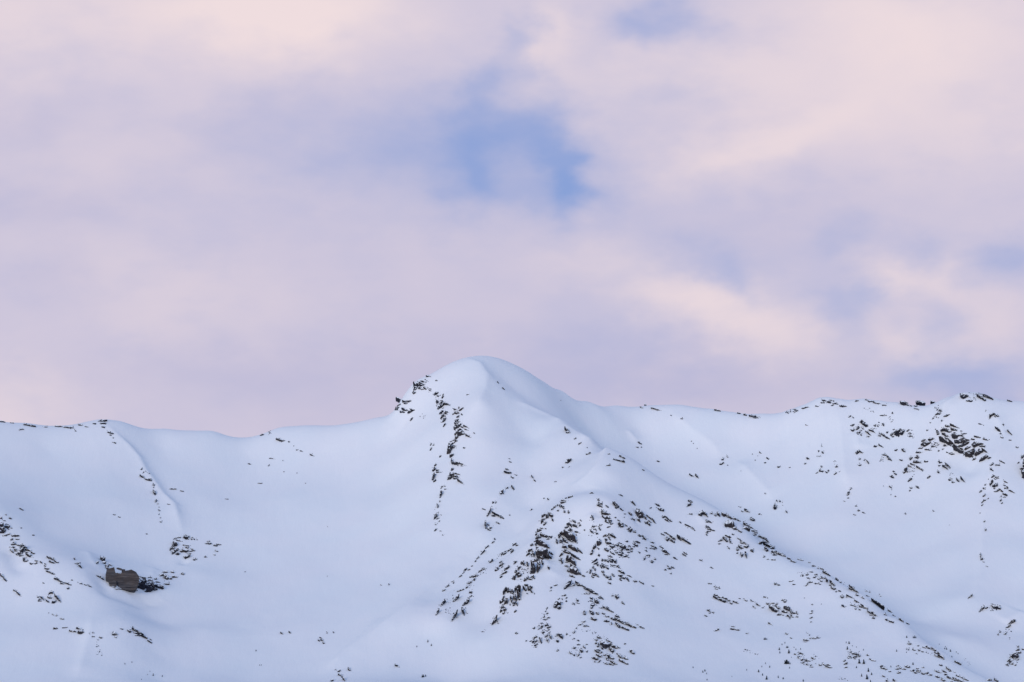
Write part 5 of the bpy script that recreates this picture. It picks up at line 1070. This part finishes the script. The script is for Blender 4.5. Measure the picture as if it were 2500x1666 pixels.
def mesh_from(name, verts, faces, mat, origin):
    me = bpy.data.meshes.new(name)
    me.from_pydata([tuple(v - origin) for v in verts], [], faces)
    bm = bmesh.new()
    bm.from_mesh(me)
    bmesh.ops.recalc_face_normals(bm, faces=bm.faces[:])
    bm.to_mesh(me)
    bm.free()
    me.materials.append(mat)
    return me


def rubble_shape(nums, rnd):
    """a patch of loose fragments, each a small irregular solid half sunk in the snow"""
    x0, y0, x1, y1, w, n, s = nums
    L = math.hypot(x1 - x0, y1 - y0) + 1e-6
    nx, ny = -(y1 - y0) / L, (x1 - x0) / L
    uv, sz = [], []
    for _ in range(int(n)):
        t = rnd.random()
        o = rnd.gauss(0, .38) * w
        uv.append((x0 + (x1 - x0) * t + nx * o, y0 + (y1 - y0) * t + ny * o))
        sz.append(s * rnd.uniform(.55, 1.35))
    Y, kx, kz = cast(GZ, uv)
    V, F = [], []
    for i in range(len(uv)):
        if math.isnan(Y[i]):
            continue
        c = Vector((kx[i] * Y[i], Y[i], kz[i] * Y[i]))
        r = sz[i] * c.length / FPX * .62
        ang = rnd.gauss(.45, .6)
        ex = Vector((math.cos(ang), 0, -math.sin(ang)))
        ez = Vector((math.sin(ang), -.15, math.cos(ang)))
        ey = Vector((0, -1, .1))
        m = 6
        base = len(V)
        ring = []
        for k in range(m):
            a = 2 * math.pi * (k + rnd.uniform(-.3, .3)) / m
            ring.append(ex * math.cos(a) * r * rnd.uniform(.9, 1.7) + ez * math.sin(a) * r * rnd.uniform(.5, 1.0))
        for q in ring:
            V.append(c + q + ey * r * .25)
        for q in ring:
            V.append(c + q * .9 - ey * r * 1.6)
        V.append(c + ey * r * rnd.uniform(.5, .9) + ex * r * rnd.uniform(-.4, .4))
        for k in range(m):
            k2 = (k + 1) % m
            F.append((base + k, base + k2, base + 2 * m))
            F.append((base + k2, base + k, base + m + k, base + m + k2))
    return V, F


def make_rocks(data, bulge, rise, rnd, fray=1.0):
    shapes, rub_v, rub_f = [], [], []
    for kind, nums in parse(data):
        if kind == 'r':
            v, f = rubble_shape(nums, rnd)
            b = len(rub_v)
            rub_v += v
            rub_f += [tuple(i + b for i in q) for q in f]
            continue
        ol = outline(kind, nums, rnd)
        s = rock_shape(ol, rnd, rise, bulge)
        if s:
            shapes.append(s)
            # splinters that fray the rock's edge into the snow
            per = sum(math.dist(ol[i - 1], ol[i]) for i in range(len(ol)))
            for _ in range(int(fray * (1 + per / 9))):
                a, b = rnd.choice(list(zip(ol, ol[1:] + ol[:1])))
                t = rnd.random()
                m = rnd.uniform(.3, 3.2)
                an = rnd.uniform(0, 6.28)
                q = (a[0] + (b[0] - a[0]) * t + math.cos(an) * m, a[1] + (b[1] - a[1]) * t + math.sin(an) * m * .8)
                if inside(q, ol):
                    continue
                v, f = rubble_shape((q[0], q[1], q[0] + .01, q[1], .1, 1, rnd.uniform(.9, 2.2)), rnd)
                k = len(rub_v)
                rub_v += v
                rub_f += [tuple(i + k for i in g) for g in f]
    return shapes, rub_v, rub_f


def place_outcrop(label, data, mat, rise, rubble_mat=None, bulge=1.0, fray=1.0):
    shapes, rv, rf = make_rocks(data, bulge, rise, R, fray)
    lows = [min(s[0], key=lambda q: q.z) for s in shapes]
    o = sum(lows, Vector()) / len(lows)
    root = bpy.data.objects.new('rock_outcrop', None)
    root.empty_display_size = 3
    root.location = o
    root['label'] = label
    root['category'] = 'rock outcrop'
    root['group'] = 'rock outcrops on the snow slopes'
    col.objects.link(root)
    for verts, faces in shapes:
        ob = bpy.data.objects.new('rock', mesh_from('rock', verts, faces, mat, o))
        ob.parent = root
        col.objects.link(ob)
    if rv:
        ob = bpy.data.objects.new('rubble', mesh_from('rubble', rv, rf, rubble_mat or M_RUBBLE, o))
        ob.parent = root
        ob['kind'] = 'stuff'
        col.objects.link(ob)
    return root


for label, data, mi, rise in OUT:
    place_outcrop(label, data, M_ROCK[mi], rise)
# the striped cliff: bedded courses of separate blocks in front of one solid body
cliff = place_outcrop('square grey brown cliff block with level stripes, a dark hollow of snow below it', CLIFF_PARTS, M_CLIFF, .8, bulge=.07, fray=.4)
LEFT = ([1388, 1396, 1406, 1415, 1421, 1430, 1436], [264, 263, 262, 261.5, 267, 272, 284])
RIGHT = ([1388, 1394, 1399, 1409, 1421, 1430, 1438], [281, 322, 332, 338, 336, 332, 327])
v = 1389.0
while v < 1436.5:
    h = R.uniform(3.0, 5.6)
    x = float(np.interp(v + h / 2, *LEFT)) + R.uniform(-.6, .6)
    xe = float(np.interp(v + h / 2, *RIGHT)) + R.uniform(-.6, .6)
    run = R.uniform(-.4, 1.6)
    while x < xe - 2:
        w = min(R.uniform(7, 17), xe - x)
        sag = .035 * (x - 262)
        x2 = x + w
        hollow = v < 1401 and 281 < x + w / 2 < 300
        if not hollow:
            poly = jag([(x + .25, v + sag + R.uniform(-.4, .3)), (x2 - .2, v + sag + .035 * w + R.uniform(-.4, .3)), (x2 - .2, v + h + sag + .035 * w + R.uniform(-.5, .2)), (x + .25, v + h + sag + R.uniform(-.5, .2))], 3.2, .4, R)
            s = rock_shape(poly, R, .8, .10, (300, 1438))
            if s:
                push = Vector((0, -1, 0)) * (1.2 + run + R.uniform(0, 1.3))
                snowy = v < 1404 and x > 298
                ob = bpy.data.objects.new('rock', mesh_from('rock', [q + push for q in s[0]], s[1], M_SNOWY if snowy else M_CLIFF, cliff.location))
                ob.parent = cliff
                col.objects.link(ob)
        x = x2
    v += h
place_outcrop('black pointed rock bank joined to the end of the striped cliff', DARK_CLIFF, M_ROCK[0], .6, bulge=.6)

for label, group, data in BOULDERS:
    for kind, nums in parse(data):
        s = rock_shape(outline(kind, nums, R), R, .5)
        if not s:
            continue
        o = min(s[0], key=lambda q: q.z).copy()
        ob = bpy.data.objects.new('boulder', mesh_from('boulder', s[0], s[1], M_ROCK[0], o))
        ob.location = o
        ob['label'] = label
        ob['category'] = 'boulder'
        ob['group'] = group
        col.objects.link(ob)


# ------------------------------------------------------------------ small conifers
def conifer_meshes(seed):
    rnd = random.Random(seed)
    V, F = [], []
    # trunk, 1 m tall tree in unit height
    m = 6
    for z, r in ((-.06, .035), (.22, .028), (.96, .004)):
        for k in range(m):
            a = 2 * math.pi * k / m
            V.append((r * math.cos(a), r * math.sin(a), z))
    for l in range(2):
        for k in range(m):
            F.append((l * m + k, l * m + (k + 1) % m, (l + 1) * m + (k + 1) % m, (l + 1) * m + k))
    tm = bpy.data.meshes.new('trunk')
    tm.from_pydata(V, [], F)
    tm.materials.append(M_BARK)
    V, F = [], []
    tiers = 9
    for t in range(tiers):
        z = .08 + .86 * t / tiers
        rad = (.27 + .02 * rnd.random()) * (1 - .93 * t / tiers) ** .85
        nb = 8 - t // 3
        ph = rnd.uniform(0, 6)
        for k in range(nb):
            a = ph + 2 * math.pi * k / nb + rnd.uniform(-.3, .3)
            r = rad * rnd.uniform(.5, 1.2)
            if rnd.random() < .12:
                continue
            dz = rnd.uniform(.02, .07) + r * .28
            c, s = math.cos(a), math.sin(a)
            w = .09 + r * .28
            b = len(V)
            V += [(0, 0, z + .10), (c * r, s * r, z - dz), (c * r * .55 - s * w, s * r * .55 + c * w, z - dz * .5), (c * r * .55 + s * w, s * r * .55 - c * w, z - dz * .5), (c * r * .5, s * r * .5, z + .03)]
            F += [(b, b + 2, b + 4), (b, b + 4, b + 3), (b + 4, b + 2, b + 1), (b + 4, b + 1, b + 3), (b, b + 3, b + 1), (b, b + 1, b + 2)]
    b = len(V)
    V += [(.03, 0, .86), (-.015, .026, .86), (-.015, -.026, .86), (0, 0, 1.02)]
    F += [(b, b + 1, b + 3), (b + 1, b + 2, b + 3), (b + 2, b, b + 3)]
    cm = bpy.data.meshes.new('crown')
    cm.from_pydata(V, [], F)
    cm.materials.append(M_CROWN)
    return tm, cm


KINDS = [conifer_meshes(s) for s in range(6)]


def plant(data, label, group):
    for it in data.split(';'):
        u, v, h = [float(t) for t in it.split()]
        Y, kx, kz = cast(GZ, [(u, min(v, 1690.0))])
        if math.isnan(Y[0]):
            continue
        x, y = float(kx[0] * Y[0]), float(Y[0])
        z = float(sample(GZ, np.array([x]), np.array([y]))[0])
        root = bpy.data.objects.new('conifer_tree', None)
        root.location = (x, y, z - .1)
        hm = h * y / FPX * 1.1
        wd = hm * R.uniform(.95, 1.45)
        root.rotation_euler = (R.uniform(-.08, .08), R.uniform(-.08, .08), R.uniform(0, 6.28))
        root.scale = (wd, wd, hm)
        root['label'] = label
        root['category'] = 'tree'
        root['group'] = group
        col.objects.link(root)
        tm, cm = KINDS[R.randrange(len(KINDS))]
        for nm, me in (('trunk', tm), ('crown', cm)):
            ob = bpy.data.objects.new(nm, me)
            ob.parent = root
            col.objects.link(ob)


for label, group, data in TREES:
    plant(data, label, group)
plant(TALL_TREES, 'taller dark conifer beside the compact rock knob and rounded blocks', 'taller conifers at the buttress foot')
